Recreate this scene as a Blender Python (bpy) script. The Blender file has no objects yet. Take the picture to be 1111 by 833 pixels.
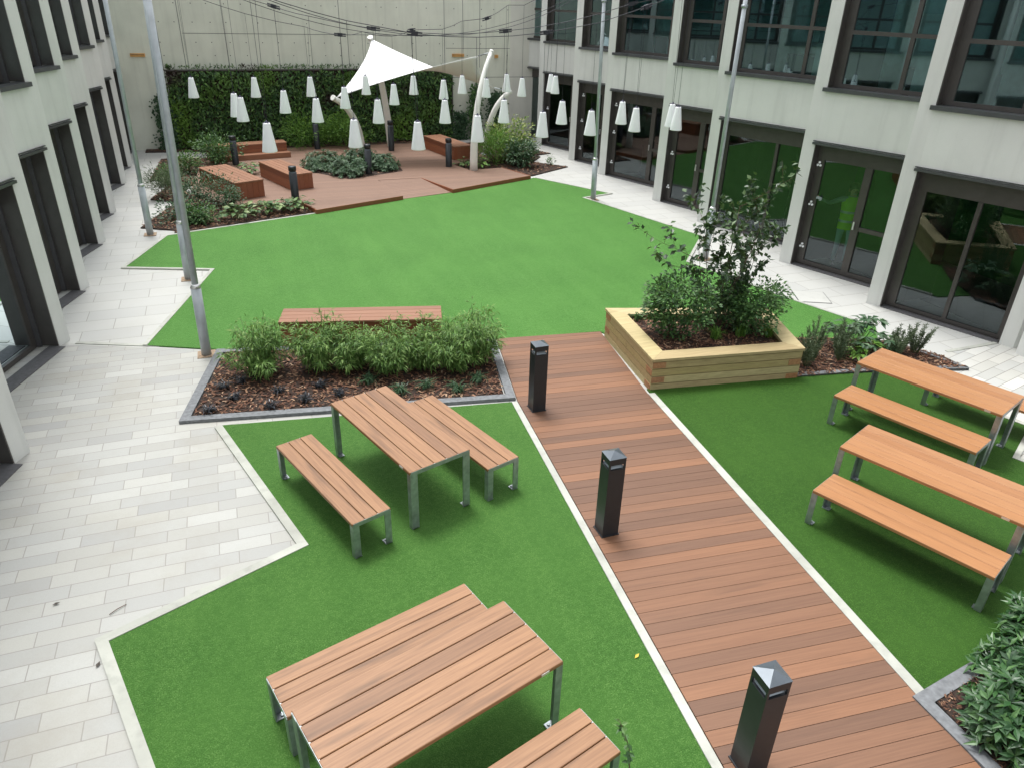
import bpy, math, random
from mathutils import Vector, Matrix
random.seed(7)
R = math.radians
scn = bpy.context.scene
col = scn.collection

# ------------------------------------------------------------------ camera (surveyed from the building lines)
CX = Vector((0.9391, -0.1399, 0.3139)); CY = Vector((-0.3427, -0.4486, 0.8254)); CZ = Vector((0.0253, -0.8827, -0.4692))
EYE = 5.0246; FPX = 795.17
cam = bpy.data.cameras.new('camera'); camo = bpy.data.objects.new('camera', cam); col.objects.link(camo)
ax = Vector((CX.x, CY.x, CZ.x)).normalized(); az = -Vector((CX.z, CY.z, CZ.z)).normalized(); ay = az.cross(ax).normalized(); ax = ay.cross(az)
m = Matrix((ax, ay, az)).transposed().to_4x4(); m.translation = (0, 0, EYE); camo.matrix_world = m
cam.sensor_width = 36; cam.sensor_fit = 'HORIZONTAL'; cam.lens = FPX / 1111 * 36; cam.clip_end = 500; cam.clip_start = .05
scn.camera = camo

def at(px, py, z=0.0):                       # survey: a point of the photograph dropped on the level z
    r = Vector((px - 555.5, py - 416.5, FPX)); d = Vector((r.dot(CX), r.dot(CY), r.dot(CZ)))
    t = (z - EYE) / d.z
    return Vector((d.x * t, d.y * t, z))

# ------------------------------------------------------------------ tagging
def tag(o, label=None, cat=None, group=None, kind=None):
    if label: o['label'] = label
    if cat: o['category'] = cat
    if group: o['group'] = group
    if kind: o['kind'] = kind
    return o
def empty(name, loc=(0, 0, 0), rz=0, label=None, cat=None, group=None):
    o = bpy.data.objects.new(name, None); col.objects.link(o); o.location = loc; o.rotation_euler = (0, 0, rz)
    return tag(o, label, cat, group)
def copy_tree(o, parent=None):
    c = o.copy(); col.objects.link(c); c.parent = parent
    for ch in list(o.children): copy_tree(ch, c)
    return c

# ------------------------------------------------------------------ mesh builder
class MB:
    def __init__(s): s.v = []; s.f = []; s.mi = []; s.sm = []
    def add(s, vs, fs, mi=0, smooth=False):
        n = len(s.v); s.v += [tuple(v) for v in vs]
        for f in fs: s.f.append(tuple(i + n for i in f)); s.mi.append(mi); s.sm.append(smooth)
        return s
    def box(s, x0, x1, y0, y1, z0, z1, mi=0):
        return s.add([(x, y, z) for z in (z0, z1) for y in (y0, y1) for x in (x0, x1)],
                     [(0, 2, 3, 1), (4, 5, 7, 6), (0, 1, 5, 4), (2, 6, 7, 3), (0, 4, 6, 2), (1, 3, 7, 5)], mi)
    def bbox(s, x0, x1, y0, y1, z0, z1, b=.004, mi=0):     # box with its top edges chamfered
        vs = [(x0, y0, z0), (x1, y0, z0), (x1, y1, z0), (x0, y1, z0), (x0, y0, z1 - b), (x1, y0, z1 - b), (x1, y1, z1 - b), (x0, y1, z1 - b),
              (x0 + b, y0 + b, z1), (x1 - b, y0 + b, z1), (x1 - b, y1 - b, z1), (x0 + b, y1 - b, z1)]
        fs = [(3, 2, 1, 0)] + [(i, (i + 1) % 4, 4 + (i + 1) % 4, 4 + i) for i in range(4)] + [(4 + i, 4 + (i + 1) % 4, 8 + (i + 1) % 4, 8 + i) for i in range(4)] + [(8, 9, 10, 11)]
        return s.add(vs, fs, mi)
    def prism(s, poly, z0, z1, mi=0, top=True, bottom=True):
        n = len(poly); a = sum(poly[i][0] * poly[(i + 1) % n][1] - poly[(i + 1) % n][0] * poly[i][1] for i in range(n))
        if a < 0: poly = poly[::-1]
        vs = [(p[0], p[1], z0) for p in poly] + [(p[0], p[1], z1) for p in poly]
        fs = [(i, (i + 1) % n, n + (i + 1) % n, n + i) for i in range(n)]
        if bottom: fs.append(tuple(range(n - 1, -1, -1)))
        if top: fs.append(tuple(range(n, 2 * n)))
        return s.add(vs, fs, mi)
    def beam(s, a, b, w, h, mi=0, up=(0, 0, 1)):           # rectangular bar between two points
        a = Vector(a); b = Vector(b); d = (b - a).normalized(); u = Vector(up)
        if abs(d.dot(u)) > .98: u = Vector((0, 1, 0))
        x = d.cross(u).normalized(); y = x.cross(d).normalized()
        o = [x * (-w / 2) + y * (-h / 2), x * (w / 2) + y * (-h / 2), x * (w / 2) + y * (h / 2), x * (-w / 2) + y * (h / 2)]
        return s.add([a + q for q in o] + [b + q for q in o], [(3, 2, 1, 0), (4, 5, 6, 7)] + [(i, (i + 1) % 4, 4 + (i + 1) % 4, 4 + i) for i in range(4)], mi)
    def tube(s, pts, rad, n=8, mi=0, cap=True, smooth=True):
        pts = [Vector(p) for p in pts]
        if not isinstance(rad, (list, tuple)): rad = [rad] * len(pts)
        vs = []; ref = None
        for i, p in enumerate(pts):
            d = (pts[min(i + 1, len(pts) - 1)] - pts[max(i - 1, 0)]).normalized()
            if ref is None: ref = Vector((1, 0, 0)) if abs(d.x) < .9 else Vector((0, 1, 0))
            x = (ref - d * ref.dot(d)).normalized(); y = d.cross(x); ref = x
            for k in range(n):
                a = 2 * math.pi * k / n; vs.append(p + (x * math.cos(a) + y * math.sin(a)) * rad[i])
        fs = [(i * n + k, i * n + (k + 1) % n, (i + 1) * n + (k + 1) % n, (i + 1) * n + k) for i in range(len(pts) - 1) for k in range(n)]
        s.add(vs, fs, mi, smooth)
        if cap:
            N = len(s.v) - len(vs); s.f.append(tuple(N + k for k in range(n - 1, -1, -1))); s.mi.append(mi); s.sm.append(False)
            s.f.append(tuple(N + (len(pts) - 1) * n + k for k in range(n))); s.mi.append(mi); s.sm.append(False)
        return s
    def lathe(s, prof, c=(0, 0), n=20, mi=0):              # prof: (r, z) from bottom to top
        vs = [(c[0] + r * math.cos(2 * math.pi * k / n), c[1] + r * math.sin(2 * math.pi * k / n), z) for r, z in prof for k in range(n)]
        fs = [(i * n + k, i * n + (k + 1) % n, (i + 1) * n + (k + 1) % n, (i + 1) * n + k) for i in range(len(prof) - 1) for k in range(n)]
        return s.add(vs, fs, mi, True)
    def leaf(s, p, d, nrm, L, w, droop=.15, mi=0):
        d = Vector(d).normalized(); sd = d.cross(Vector(nrm))
        if sd.length < 1e-3: sd = d.cross(Vector((.3, .5, .8)))
        sd.normalize(); n = sd.cross(d).normalized(); p = Vector(p)
        m_ = p + d * L * .48 - n * (w * .12); t = p + d * L - n * (L * droop)
        return s.add([p, m_ + sd * w / 2 + n * (w * .16), t, m_ - sd * w / 2 + n * (w * .16), m_], [(0, 4, 1), (4, 2, 1), (0, 3, 4), (4, 3, 2)], mi)
    def build(s, name, mats, parent=None, loc=None, smooth=None):
        me = bpy.data.meshes.new(name); me.from_pydata(s.v, [], s.f)
        if not isinstance(mats, (list, tuple)): mats = [mats]
        for m_ in mats: me.materials.append(m_)
        me.polygons.foreach_set('material_index', s.mi)
        me.polygons.foreach_set('use_smooth', s.sm if smooth is None else [smooth] * len(s.f))
        me.update(); o = bpy.data.objects.new(name, me); col.objects.link(o)
        if parent: o.parent = parent
        if loc: o.location = loc
        return o

# ------------------------------------------------------------------ materials
def nodes(name):
    m_ = bpy.data.materials.new(name); m_.use_nodes = True; nt = m_.node_tree
    return m_, nt, nt.nodes['Principled BSDF'], nt.nodes['Material Output']
def N(nt, t, **kw):
    n = nt.nodes.new(t)
    for k, v in kw.items():
        if k in n.inputs: n.inputs[k].default_value = v
        else: setattr(n, k, v)
    return n
def ramp(nt, fac, stops):
    r = nt.nodes.new('ShaderNodeValToRGB'); e = r.color_ramp.elements
    while len(e) < len(stops): e.new(.5)
    for el, (p, c) in zip(e, stops): el.position = p; el.color = (*c, 1) if len(c) == 3 else c
    nt.links.new(fac, r.inputs['Fac']); return r.outputs['Color']
def mixc(nt, fac, a, b, mode='MIX'):
    n = nt.nodes.new('ShaderNodeMix'); n.data_type = 'RGBA'; n.blend_type = mode
    for i, v in ((0, fac), (6, a), (7, b)):
        if hasattr(v, 'type') and hasattr(v, 'links'): nt.links.new(v, n.inputs[i])
        else: n.inputs[i].default_value = v if i == 0 else ((*v, 1) if len(v) == 3 else v)
    return n.outputs[2]
def coords(nt, scale=(1, 1, 1), rot=(0, 0, 0), kind='Object', loc=(0, 0, 0)):
    t = nt.nodes.new('ShaderNodeTexCoord'); mp = nt.nodes.new('ShaderNodeMapping')
    mp.inputs['Scale'].default_value = scale; mp.inputs['Rotation'].default_value = rot; mp.inputs['Location'].default_value = loc
    nt.links.new(t.outputs[kind], mp.inputs[0]); return mp.outputs[0]
def noise(nt, vec, scale, detail=4, rough=.55):
    n = nt.nodes.new('ShaderNodeTexNoise'); n.inputs['Scale'].default_value = scale; n.inputs['Detail'].default_value = detail; n.inputs['Roughness'].default_value = rough
    nt.links.new(vec, n.inputs['Vector']); return n.outputs['Fac']
def bump(nt, b, h, strength=.3, dist=.01):
    n = nt.nodes.new('ShaderNodeBump'); n.inputs['Strength'].default_value = strength; n.inputs['Distance'].default_value = dist
    nt.links.new(h, n.inputs['Height']); nt.links.new(n.outputs[0], b.inputs['Normal'])
def island(nt): return nt.nodes.new('ShaderNodeNewGeometry').outputs['Random Per Island']
def plain(name, c, rough=.5, metal=0., var=.12, scale=6, bmp=.0, bscale=80):
    m_, nt, b, o = nodes(name); v = coords(nt)
    f = noise(nt, v, scale); nt.links.new(ramp(nt, f, [(.3, [x * (1 - var) for x in c]), (.7, [min(1, x * (1 + var)) for x in c])]), b.inputs['Base Color'])
    b.inputs['Roughness'].default_value = rough; b.inputs['Metallic'].default_value = metal
    if bmp: bump(nt, b, noise(nt, v, bscale), bmp, .004)
    return m_
def leafmat(name, stops, rough=.45, trans=.25, patch=None, pscale=1.5):
    m_, nt, b, o = nodes(name)
    c = ramp(nt, island(nt), stops)
    if patch:
        f = noise(nt, coords(nt), pscale, 2)
        for (p0, p1, cc) in patch:
            f2 = ramp(nt, f, [(p0, (0, 0, 0)), (p1, (1, 1, 1))]); c = mixc(nt, f2, c, cc)
            f = noise(nt, coords(nt, loc=(7 + p0 * 10, 3, 5)), pscale, 2)
    nt.links.new(c, b.inputs['Base Color']); b.inputs['Roughness'].default_value = rough
    tr = N(nt, 'ShaderNodeBsdfTranslucent'); nt.links.new(mixc(nt, .5, c, (.12, .22, .03)), tr.inputs['Color'])
    mx = N(nt, 'ShaderNodeMixShader'); mx.inputs[0].default_value = trans
    nt.links.new(b.outputs[0], mx.inputs[1]); nt.links.new(tr.outputs[0], mx.inputs[2]); nt.links.new(mx.outputs[0], o.inputs[0])
    return m_
def wood(name, lo, hi, rough=.55, grain=(2.2, 46, 46), streak=.55, grain_dark=.35, islands=True, rot=0, bmp=.15):
    """boards run along local x"""
    m_, nt, b, o = nodes(name)
    v = coords(nt, rot=(0, 0, rot))
    isl = island(nt)
    mp = N(nt, 'ShaderNodeVectorMath', operation='ADD'); cmb = N(nt, 'ShaderNodeCombineXYZ')
    mul = N(nt, 'ShaderNodeMath', operation='MULTIPLY'); mul.inputs[1].default_value = 37.; nt.links.new(isl, mul.inputs[0])
    for k in range(3): nt.links.new(mul.outputs[0], cmb.inputs[k])
    nt.links.new(v, mp.inputs[0]); nt.links.new(cmb.outputs[0], mp.inputs[1])
    st = N(nt, 'ShaderNodeMapping'); st.inputs['Scale'].default_value = grain; nt.links.new(mp.outputs[0], st.inputs[0])
    g = noise(nt, st.outputs[0], 1., 6, .6)
    st2 = N(nt, 'ShaderNodeMapping'); st2.inputs['Scale'].default_value = (.9, 7, 7); nt.links.new(mp.outputs[0], st2.inputs[0])
    g2 = noise(nt, st2.outputs[0], 1., 3)
    base = ramp(nt, isl, [(0, lo), (1, hi)]) if islands else mixc(nt, g2, lo, hi)
    hx = N(nt, 'ShaderNodeMath', operation='MULTIPLY'); hx.inputs[1].default_value = 7.13; nt.links.new(isl, hx.inputs[0]); hf_ = N(nt, 'ShaderNodeMath', operation='FRACT'); nt.links.new(hx.outputs[0], hf_.inputs[0])
    base = mixc(nt, ramp(nt, hf_.outputs[0], [(0, (0, 0, 0)), (1, (.30, .30, .30))]), base, [lo[0] * .80, lo[0] * .46, lo[0] * .32])
    c = mixc(nt, ramp(nt, g, [(.30, (1, 1, 1)), (.62, (0, 0, 0))]), base, [1 - grain_dark, 1 - grain_dark * 1.15, 1 - grain_dark * 1.2], 'MULTIPLY')
    c = mixc(nt, ramp(nt, g2, [(.56, (0, 0, 0)), (.72, (streak, streak, streak))]), c, [x * .55 for x in lo])
    nt.links.new(c, b.inputs['Base Color']); b.inputs['Roughness'].default_value = rough
    bump(nt, b, g, bmp, .003); return m_

M = {}
# precast concrete of the facades
def concrete(name, c, var=.08, stain=.12, streaks=True):
    m_, nt, b, o = nodes(name); v = coords(nt)
    f = noise(nt, v, 1.3, 6); c1 = ramp(nt, f, [(.3, [x * (1 - var) for x in c]), (.7, [x * (1 + var) for x in c])])
    s = noise(nt, coords(nt, (3, 3, .22)), 2., 4); c2 = mixc(nt, ramp(nt, s, [(.5, (0, 0, 0)), (.8, (stain, stain, stain))]), c1, [x * .35 for x in c])
    p = noise(nt, v, 60, 3); c3 = mixc(nt, ramp(nt, p, [(.62, (0, 0, 0)), (.75, (.25, .25, .25))]), c2, [x * .6 for x in c])
    nt.links.new(c3, b.inputs['Base Color']); b.inputs['Roughness'].default_value = .85; bump(nt, b, noise(nt, v, 40, 5), .12, .004); return m_
M['precast'] = concrete('pale_precast', (.68, .69, .665), .05, .18)
M['backconc'] = concrete('board_marked_concrete', (.67, .69, .595), .07, .22)
M['backlight'] = concrete('pale_concrete', (.66, .655, .60), .05, .10)
M['bronze'] = plain('dark_bronze_aluminium', (.070, .064, .060), .38, .2, .1)
M['sill'] = plain('grey_metal_sill', (.10, .105, .11), .4, .5, .1)
M['plinth'] = plain('dark_stone_threshold', (.09, .09, .095), .7, 0, .2, 20)
M['steel'] = plain('galvanised_steel', (.36, .40, .42), .42, .75, .22, 14)
M['steelpaint'] = plain('zinc_grey_pole', (.42, .46, .49), .45, .25, .14, 5)
M['chrome'] = plain('bright_metal', (.75, .75, .75), .3, .7, .05)
M['black'] = plain('dark_grey_powder_coat', (.028, .032, .037), .38, .25, .12, 9)
M['blackcap'] = plain('slate_grey_cap', (.11, .13, .15), .3, .35, .12, 12)
M['bollref'] = plain('pale_grey_reflector', (.30, .34, .37), .35, .3, .08)
M['cable'] = plain('dark_cable', (.02, .02, .03), .5)
M['lampwhite'] = plain('white_lamp_shade', (.90, .92, .94), .35, 0, .02)
M['capblack'] = plain('black_lamp_fitting', (.03, .03, .07), .4)
M['sail'] = plain('white_sail_cloth', (.86, .87, .88), .6, 0, .02)
M['mast'] = plain('cream_painted_mast', (.80, .80, .76), .35, 0, .04)
M['kerbwhite'] = concrete('white_kerb_stone', (.42, .43, .385), .18, .4)
M['kerbgrey'] = plain('grey_granite_kerb', (.165, .175, .185), .75, 0, .25, 18, .2)
M['lid'] = concrete('stone_lid', (.47, .475, .45), .05, .2)
M['orange'] = plain('orange_timber', (.62, .33, .10), .6, 0, .2)
M['greenwall'] = plain('green_painted_wall', (.012, .10, .022), .7)
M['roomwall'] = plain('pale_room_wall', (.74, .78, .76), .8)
M['roomfloor'] = plain('grey_room_floor', (.10, .12, .13), .4)
M['ceiling'] = plain('white_ceiling', (.75, .77, .77), .8)
M['blind'] = plain('grey_blind', (.45, .56, .56), .8)
M['desk'] = plain('dark_furniture', (.05, .05, .055), .5)
M['mortar'] = plain('brown_mortar', (.30, .22, .15), .9, 0, .35, 30)
M['soil'] = plain('dark_soil', (.035, .022, .016), .95, 0, .5, 25, .6, 40)
M['bark'] = plain('thin_brown_stem', (.10, .065, .045), .8, 0, .3, 20)
M['stemgreen'] = plain('green_stem', (.10, .13, .05), .7, 0, .3, 20)

def glassmat(name, ior, add, tint, gtint):
    m_, nt, b, o = nodes(name); nt.nodes.remove(b)
    tr = N(nt, 'ShaderNodeBsdfTransparent'); tr.inputs['Color'].default_value = (*tint, 1)
    gl = N(nt, 'ShaderNodeBsdfGlossy'); gl.inputs['Roughness'].default_value = .015; gl.inputs['Color'].default_value = (*gtint, 1)
    fr = N(nt, 'ShaderNodeFresnel'); fr.inputs['IOR'].default_value = ior
    ad = N(nt, 'ShaderNodeMath', operation='ADD'); ad.inputs[1].default_value = add; nt.links.new(fr.outputs[0], ad.inputs[0])
    mx = N(nt, 'ShaderNodeMixShader'); nt.links.new(ad.outputs[0], mx.inputs[0]); nt.links.new(tr.outputs[0], mx.inputs[1]); nt.links.new(gl.outputs[0], mx.inputs[2])
    nt.links.new(mx.outputs[0], o.inputs[0]); return m_
M['glass'] = glassmat('clear_dark_glass', 1.85, .01, (.66, .80, .76), (.80, .92, .97)); M['glassup'] = glassmat('teal_tinted_glass', 2.2, .06, (.60, .90, .88), (.70, .95, 1.0))

def turf(name, k, sheen):
    m_, nt, b, o = nodes(name); v = coords(nt)
    fine = noise(nt, v, 95, 4, .75); mid = noise(nt, v, 26, 4, .65); big = noise(nt, v, .9, 4)
    S = lambda c: [x * q for x, q in zip(c, k)]
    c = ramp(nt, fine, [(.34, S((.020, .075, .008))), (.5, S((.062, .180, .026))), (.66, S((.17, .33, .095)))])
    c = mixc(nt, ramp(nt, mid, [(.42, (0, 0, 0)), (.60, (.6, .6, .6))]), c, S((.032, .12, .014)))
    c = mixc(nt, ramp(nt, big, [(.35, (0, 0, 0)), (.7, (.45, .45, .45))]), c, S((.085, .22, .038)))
    st = noise(nt, coords(nt, (1.1, .12, 1), (0, 0, R(8))), 3.2, 3)                     # brushed pile, faint lanes
    c = mixc(nt, ramp(nt, st, [(.42, (0, 0, 0)), (.60, (.2, .2, .2))]), c, S((.036, .130, .016)))
    nt.links.new(c, b.inputs['Base Color']); b.inputs['Roughness'].default_value = .75; b.inputs['Specular IOR Level'].default_value = .2
    b.inputs['Sheen Weight'].default_value = sheen; b.inputs['Sheen Roughness'].default_value = .35; b.inputs['Sheen Tint'].default_value = (.40, .95, .25, 1)
    mh = N(nt, 'ShaderNodeMath', operation='ADD'); nt.links.new(fine, mh.inputs[0]); nt.links.new(mid, mh.inputs[1])
    bump(nt, b, mh.outputs[0], .75, .012); return m_
M['turf'] = turf('artificial_turf', (.84, .80, .84), .15); M['turffar'] = turf('artificial_turf_grazing_pale', (1.10, 1.08, 1.25), .35); M['turfdark'] = turf('artificial_turf_nap_shade', (.50, .52, .34), .04)  # same turf; grazing-view paleness and nap shade put into far and right lawn colours

def brick(name, w, h, c1, c2, mortar, off=.5, msize=.006, rot=0, tint=None, dirt=.25, squash=None, rough=.8):
    m_, nt, b, o = nodes(name); v = coords(nt, rot=(0, 0, rot))
    br = N(nt, 'ShaderNodeTexBrick'); br.offset = off; br.offset_frequency = 2; br.inputs['Scale'].default_value = 1
    br.inputs['Brick Width'].default_value = w; br.inputs['Row Height'].default_value = h; br.inputs['Mortar Size'].default_value = msize
    br.inputs['Mortar Smooth'].default_value = .2; br.inputs['Bias'].default_value = 0
    br.inputs['Color1'].default_value = (*c1, 1); br.inputs['Color2'].default_value = (*c2, 1); br.inputs['Mortar'].default_value = (*mortar, 1)
    # slight wobble so that rows do not line up perfectly
    nt.links.new(v, br.inputs['Vector'])
    c = br.outputs['Color']
    if tint:
        br2 = N(nt, 'ShaderNodeTexBrick'); br2.offset = off
        for k in ('Scale', 'Brick Width', 'Row Height', 'Mortar Size'): br2.inputs[k].default_value = br.inputs[k].default_value
        br2.inputs['Color1'].default_value = (0, 0, 0, 1); br2.inputs['Color2'].default_value = (1, 1, 1, 1); br2.inputs['Mortar'].default_value = (0, 0, 0, 1)
        mp = N(nt, 'ShaderNodeMapping'); mp.inputs['Location'].default_value = (w * 14, h * 22, 0); nt.links.new(v, mp.inputs[0]); nt.links.new(mp.outputs[0], br2.inputs['Vector'])
        c = mixc(nt, ramp(nt, br2.outputs['Color'], [(.2, (0, 0, 0)), (1, (.6, .6, .6))]), c, tint)
    d = noise(nt, coords(nt), .8, 8, .7); c = mixc(nt, ramp(nt, d, [(.48, (0, 0, 0)), (.8, (dirt, dirt, dirt))]), c, [c1[0] * .66, c1[1] * .60, c1[2] * .50])
    g = noise(nt, coords(nt), 120, 3); c = mixc(nt, ramp(nt, g, [(.4, (0, 0, 0)), (.75, (.22, .22, .22))]), c, [x * .6 for x in c1])
    nt.links.new(c, b.inputs['Base Color']); b.inputs['Roughness'].default_value = rough
    ih = N(nt, 'ShaderNodeMath', operation='SUBTRACT'); ih.inputs[0].default_value = 1; nt.links.new(br.outputs['Fac'], ih.inputs[1])
    bump(nt, b, ih.outputs[0], .5, .004); return m_
M['slabs'] = brick('pale_stone_slabs', .9, .45, (.49, .495, .47), (.44, .445, .43), (.28, .27, .25), .5, .006, 0, None, .22)
M['blocks'] = brick('mixed_grey_block_paving', .50, .185, (.44, .445, .42), (.335, .34, .33), (.29, .28, .26), .37, .005, 0, (.40, .395, .355), .55)
M['blocksR'] = brick('mixed_grey_block_paving_diagonal', .54, .185, (.58, .58, .55), (.38, .39, .38), (.20, .19, .17), .37, .005, R(-14), (.5, .49, .44), .2)

M['teak'] = wood('weathered_hardwood_boards', (.185, .090, .042), (.375, .195, .088), .5, (2.4, 60, 60), .7, .30)
M['teakR'] = wood('oiled_orange_hardwood_boards', (.34, .150, .058), (.44, .215, .088), .42, (2.6, 75, 75), .3, .22)
M['deck'] = wood('red_brown_deck_boards', (.150, .076, .044), (.275, .128, .062), .6, (1.5, 70, 70), .35, .2)
M['deckfar'] = wood('red_brown_deck_boards_rear', (.215, .130, .092), (.255, .155, .110), .6, (1.5, 90, 90), .15, .15)
M['benchwood'] = wood('red_hardwood_bench_boards', (.24, .108, .058), (.32, .150, .082), .5, (1.6, 80, 80), .15, .2)
M['fascia'] = wood('deck_fascia', (.22, .065, .030), (.36, .12, .05), .5, (1.6, 50, 50), .1, .2)
M['pine'] = wood('green_treated_pine', (.38, .30, .13), (.60, .52, .28), .65, (1.8, 40, 40), .45, .22)
M['pineend'] = wood('pine_end_grain', (.36, .17, .075), (.46, .24, .11), .75, (30, 30, 30), .2, .35)

def chips():
    m_, nt, b, o = nodes('bark_chips'); c = ramp(nt, island(nt), [(0, (.03, .014, .009)), (.35, (.10, .04, .022)), (.7, (.17, .08, .045)), (.92, (.30, .17, .10)), (1, (.42, .29, .19))])
    nt.links.new(c, b.inputs['Base Color']); b.inputs['Roughness'].default_value = .85; return m_
M['chips'] = chips()
M['lf_bamboo'] = leafmat('bamboo_leaves', [(0, (.06, .15, .025)), (.5, (.13, .26, .05)), (1, (.28, .43, .12))], .5, .3)
M['lf_dark'] = leafmat('dark_mondo_leaves', [(0, (.008, .010, .013)), (1, (.035, .04, .055))], .35, .05)
M['lf_lowdark'] = leafmat('dark_green_leaves', [(0, (.015, .05, .022)), (1, (.06, .13, .055))], .45, .15)
M['lf_birch'] = leafmat('birch_leaves', [(0, (.012, .035, .014)), (.6, (.03, .07, .025)), (1, (.10, .17, .06))], .4, .18)
M['lf_mid'] = leafmat('mid_green_leaves', [(0, (.025, .075, .022)), (.5, (.06, .15, .045)), (1, (.16, .29, .09))], .5, .25)
M['lf_rosem'] = leafmat('grey_green_needles', [(0, (.045, .075, .035)), (1, (.15, .20, .11))], .6, .15)
M['lf_laurel'] = leafmat('glossy_laurel_leaves', [(0, (.014, .05, .016)), (.6, (.030, .092, .026)), (1, (.075, .17, .045))], .38, .12)
M['lf_vib'] = leafmat('viburnum_leaves', [(0, (.022, .065, .025)), (.6, (.045, .105, .045)), (1, (.11, .19, .09))], .55, .12)
M['lf_bright'] = leafmat('bright_green_leaves', [(0, (.06, .17, .02)), (1, (.20, .38, .06))], .5, .35)
M['lf_hosta'] = leafmat('variegated_leaves', [(0, (.035, .10, .025)), (.6, (.08, .17, .045)), (.85, (.18, .28, .09)), (1, (.36, .44, .2))], .55, .25)
M['lf_yellow'] = leafmat('cream_edged_leaves', [(0, (.08, .17, .03)), (.5, (.22, .33, .07)), (1, (.50, .52, .20))], .45, .25)
M['lf_wall'] = leafmat('green_wall_leaves', [(0, (.015, .05, .012)), (.5, (.045, .12, .03)), (1, (.15, .28, .07))], .45, .2,
                       [(.53, .66, (.12, .24, .03)), (.54, .62, (.040, .022, .020))], .55)
M['hivis'] = plain('hi_vis_yellow', (.45, .85, .04), .6, 0, .08)
M['reflect'] = plain('silver_tape', (.6, .62, .6), .3, .2)
M['skin'] = plain('skin', (.5, .3, .22), .5); M['jeans'] = plain('pale_blue_trousers', (.28, .38, .45), .8); M['shirt'] = plain('grey_sleeves', (.35, .42, .42), .8); M['hair'] = plain('dark_hair', (.02, .015, .01), .6)
M['yellowleaf'] = plain('yellow_leaf', (.55, .42, .05), .6); M['brownleaf'] = plain('brown_leaf', (.06, .05, .04), .7)

# ------------------------------------------------------------------ polygon utilities
def struct(name, poly, z, mat, thick=.03):
    o = MB().prism(poly, z - thick, z, bottom=False).build(name, mat); o['kind'] = 'structure'; return o
def strip(poly, w, z0, z1, side=1, closed=False):
    """mitred strip along a polyline; side=+1 left of travel"""
    P_ = [Vector(p[:2]) for p in poly]; n = len(P_); mb = MB(); off = []
    for i in range(n):
        a = P_[i - 1] if (i > 0 or closed) else None; c = P_[(i + 1) % n] if (i < n - 1 or closed) else None
        d1 = (P_[i] - a).normalized() if a is not None else None; d2 = (c - P_[i]).normalized() if c is not None else None
        d1 = d1 or d2; d2 = d2 or d1
        n1 = Vector((-d1.y, d1.x)); n2 = Vector((-d2.y, d2.x)); b = (n1 + n2).normalized(); k = min(2.2, 1 / max(.3, b.dot(n1)))
        off.append(P_[i] + b * k * w * side)
    for i in range(n if closed else n - 1):
        j = (i + 1) % n; mb.prism([P_[i], P_[j], off[j], off[i]], z0, z1)
    return mb
def inpoly(x, y, poly):
    c = False; n = len(poly)
    for i in range(n):
        x1, y1 = poly[i][:2]; x2, y2 = poly[(i + 1) % n][:2]
        if (y1 > y) != (y2 > y) and x < (x2 - x1) * (y - y1) / (y2 - y1) + x1: c = not c
    return c
def rnd(poly):
    xs = [p[0] for p in poly]; ys = [p[1] for p in poly]
    while True:
        x = random.uniform(min(xs), max(xs)); y = random.uniform(min(ys), max(ys))
        if inpoly(x, y, poly): return x, y
def mulch(poly, z, n, size, label):
    mb = MB(); mb.prism(poly, z - .03, z, 1, bottom=False)
    for _ in range(n):
        x, y = rnd(poly); a = random.uniform(0, 6.28); t = random.uniform(-.5, .5); L = size * random.uniform(.5, 1.4); w = L * random.uniform(.25, .5)
        d = Vector((math.cos(a), math.sin(a), t * .6)).normalized(); s_ = Vector((-math.sin(a), math.cos(a), random.uniform(-.4, .4))).normalized()
        c = Vector((x, y, z + random.uniform(.004, .025)))
        mb.add([c - d * L / 2 - s_ * w / 2, c + d * L / 2 - s_ * w * .3, c + d * L / 2 + s_ * w / 2, c - d * L / 2 + s_ * w * .4], [(0, 1, 2, 3)], 0)
    o = mb.build('bark_mulch', [M['chips'], M['soil']]); tag(o, label, 'mulch', None, 'stuff'); return o
def clip_boards(poly, width, gap, z0, z1, yref=0, bow=.0):
    """boards across (along x) clipped to a convex-ish polygon; one island per board"""
    mb = MB(); ys = [p[1] for p in poly]; y = yref + math.floor((min(ys) - yref) / width) * width
    while y < max(ys):
        a = y + gap / 2; b = y + width - gap / 2
        def cl(pts, yy, keep_above):
            out = []
            for i in range(len(pts)):
                p, q = pts[i], pts[(i + 1) % len(pts)]; pin = (p[1] >= yy) if keep_above else (p[1] <= yy); qin = (q[1] >= yy) if keep_above else (q[1] <= yy)
                if pin: out.append(p)
                if pin != qin: t = (yy - p[1]) / (q[1] - p[1]); out.append((p[0] + t * (q[0] - p[0]), yy))
            return out
        pts = cl(cl([tuple(p[:2]) for p in poly], a, True), b, False) if True else None
        if len(pts) >= 3:
            area = abs(sum(pts[i][0] * pts[(i + 1) % len(pts)][1] - pts[(i + 1) % len(pts)][0] * pts[i][1] for i in range(len(pts)))) / 2
            if area > 1e-3: mb.prism(pts, z0, z1, bottom=False)
        y += width
    return mb

# ------------------------------------------------------------------ ground
g = MB().prism([(-40, -20), (50, -20), (50, 70), (-40, 70)], -.2, -.03).build('ground', M['slabs']); g['kind'] = 'structure'
struct('pavement', [(-4.5, -1), (13, -1), (13, 29), (-4.5, 29)], 0, M['slabs'])
struct('block_paving', [(-4.5, -1), (2.0, -1), (2.0, 8.6), (-.2, 11.16), (-.78, 11.3), (-2.75, 12.1), (-4.5, 12.1)], .004, M['blocks'])
struct('block_paving', [(8.0, 1.2), (13, 1.2), (13, 7.72), (9.9, 7.72), (8.4, 7.3)], .004, M['blocksR'])

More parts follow.
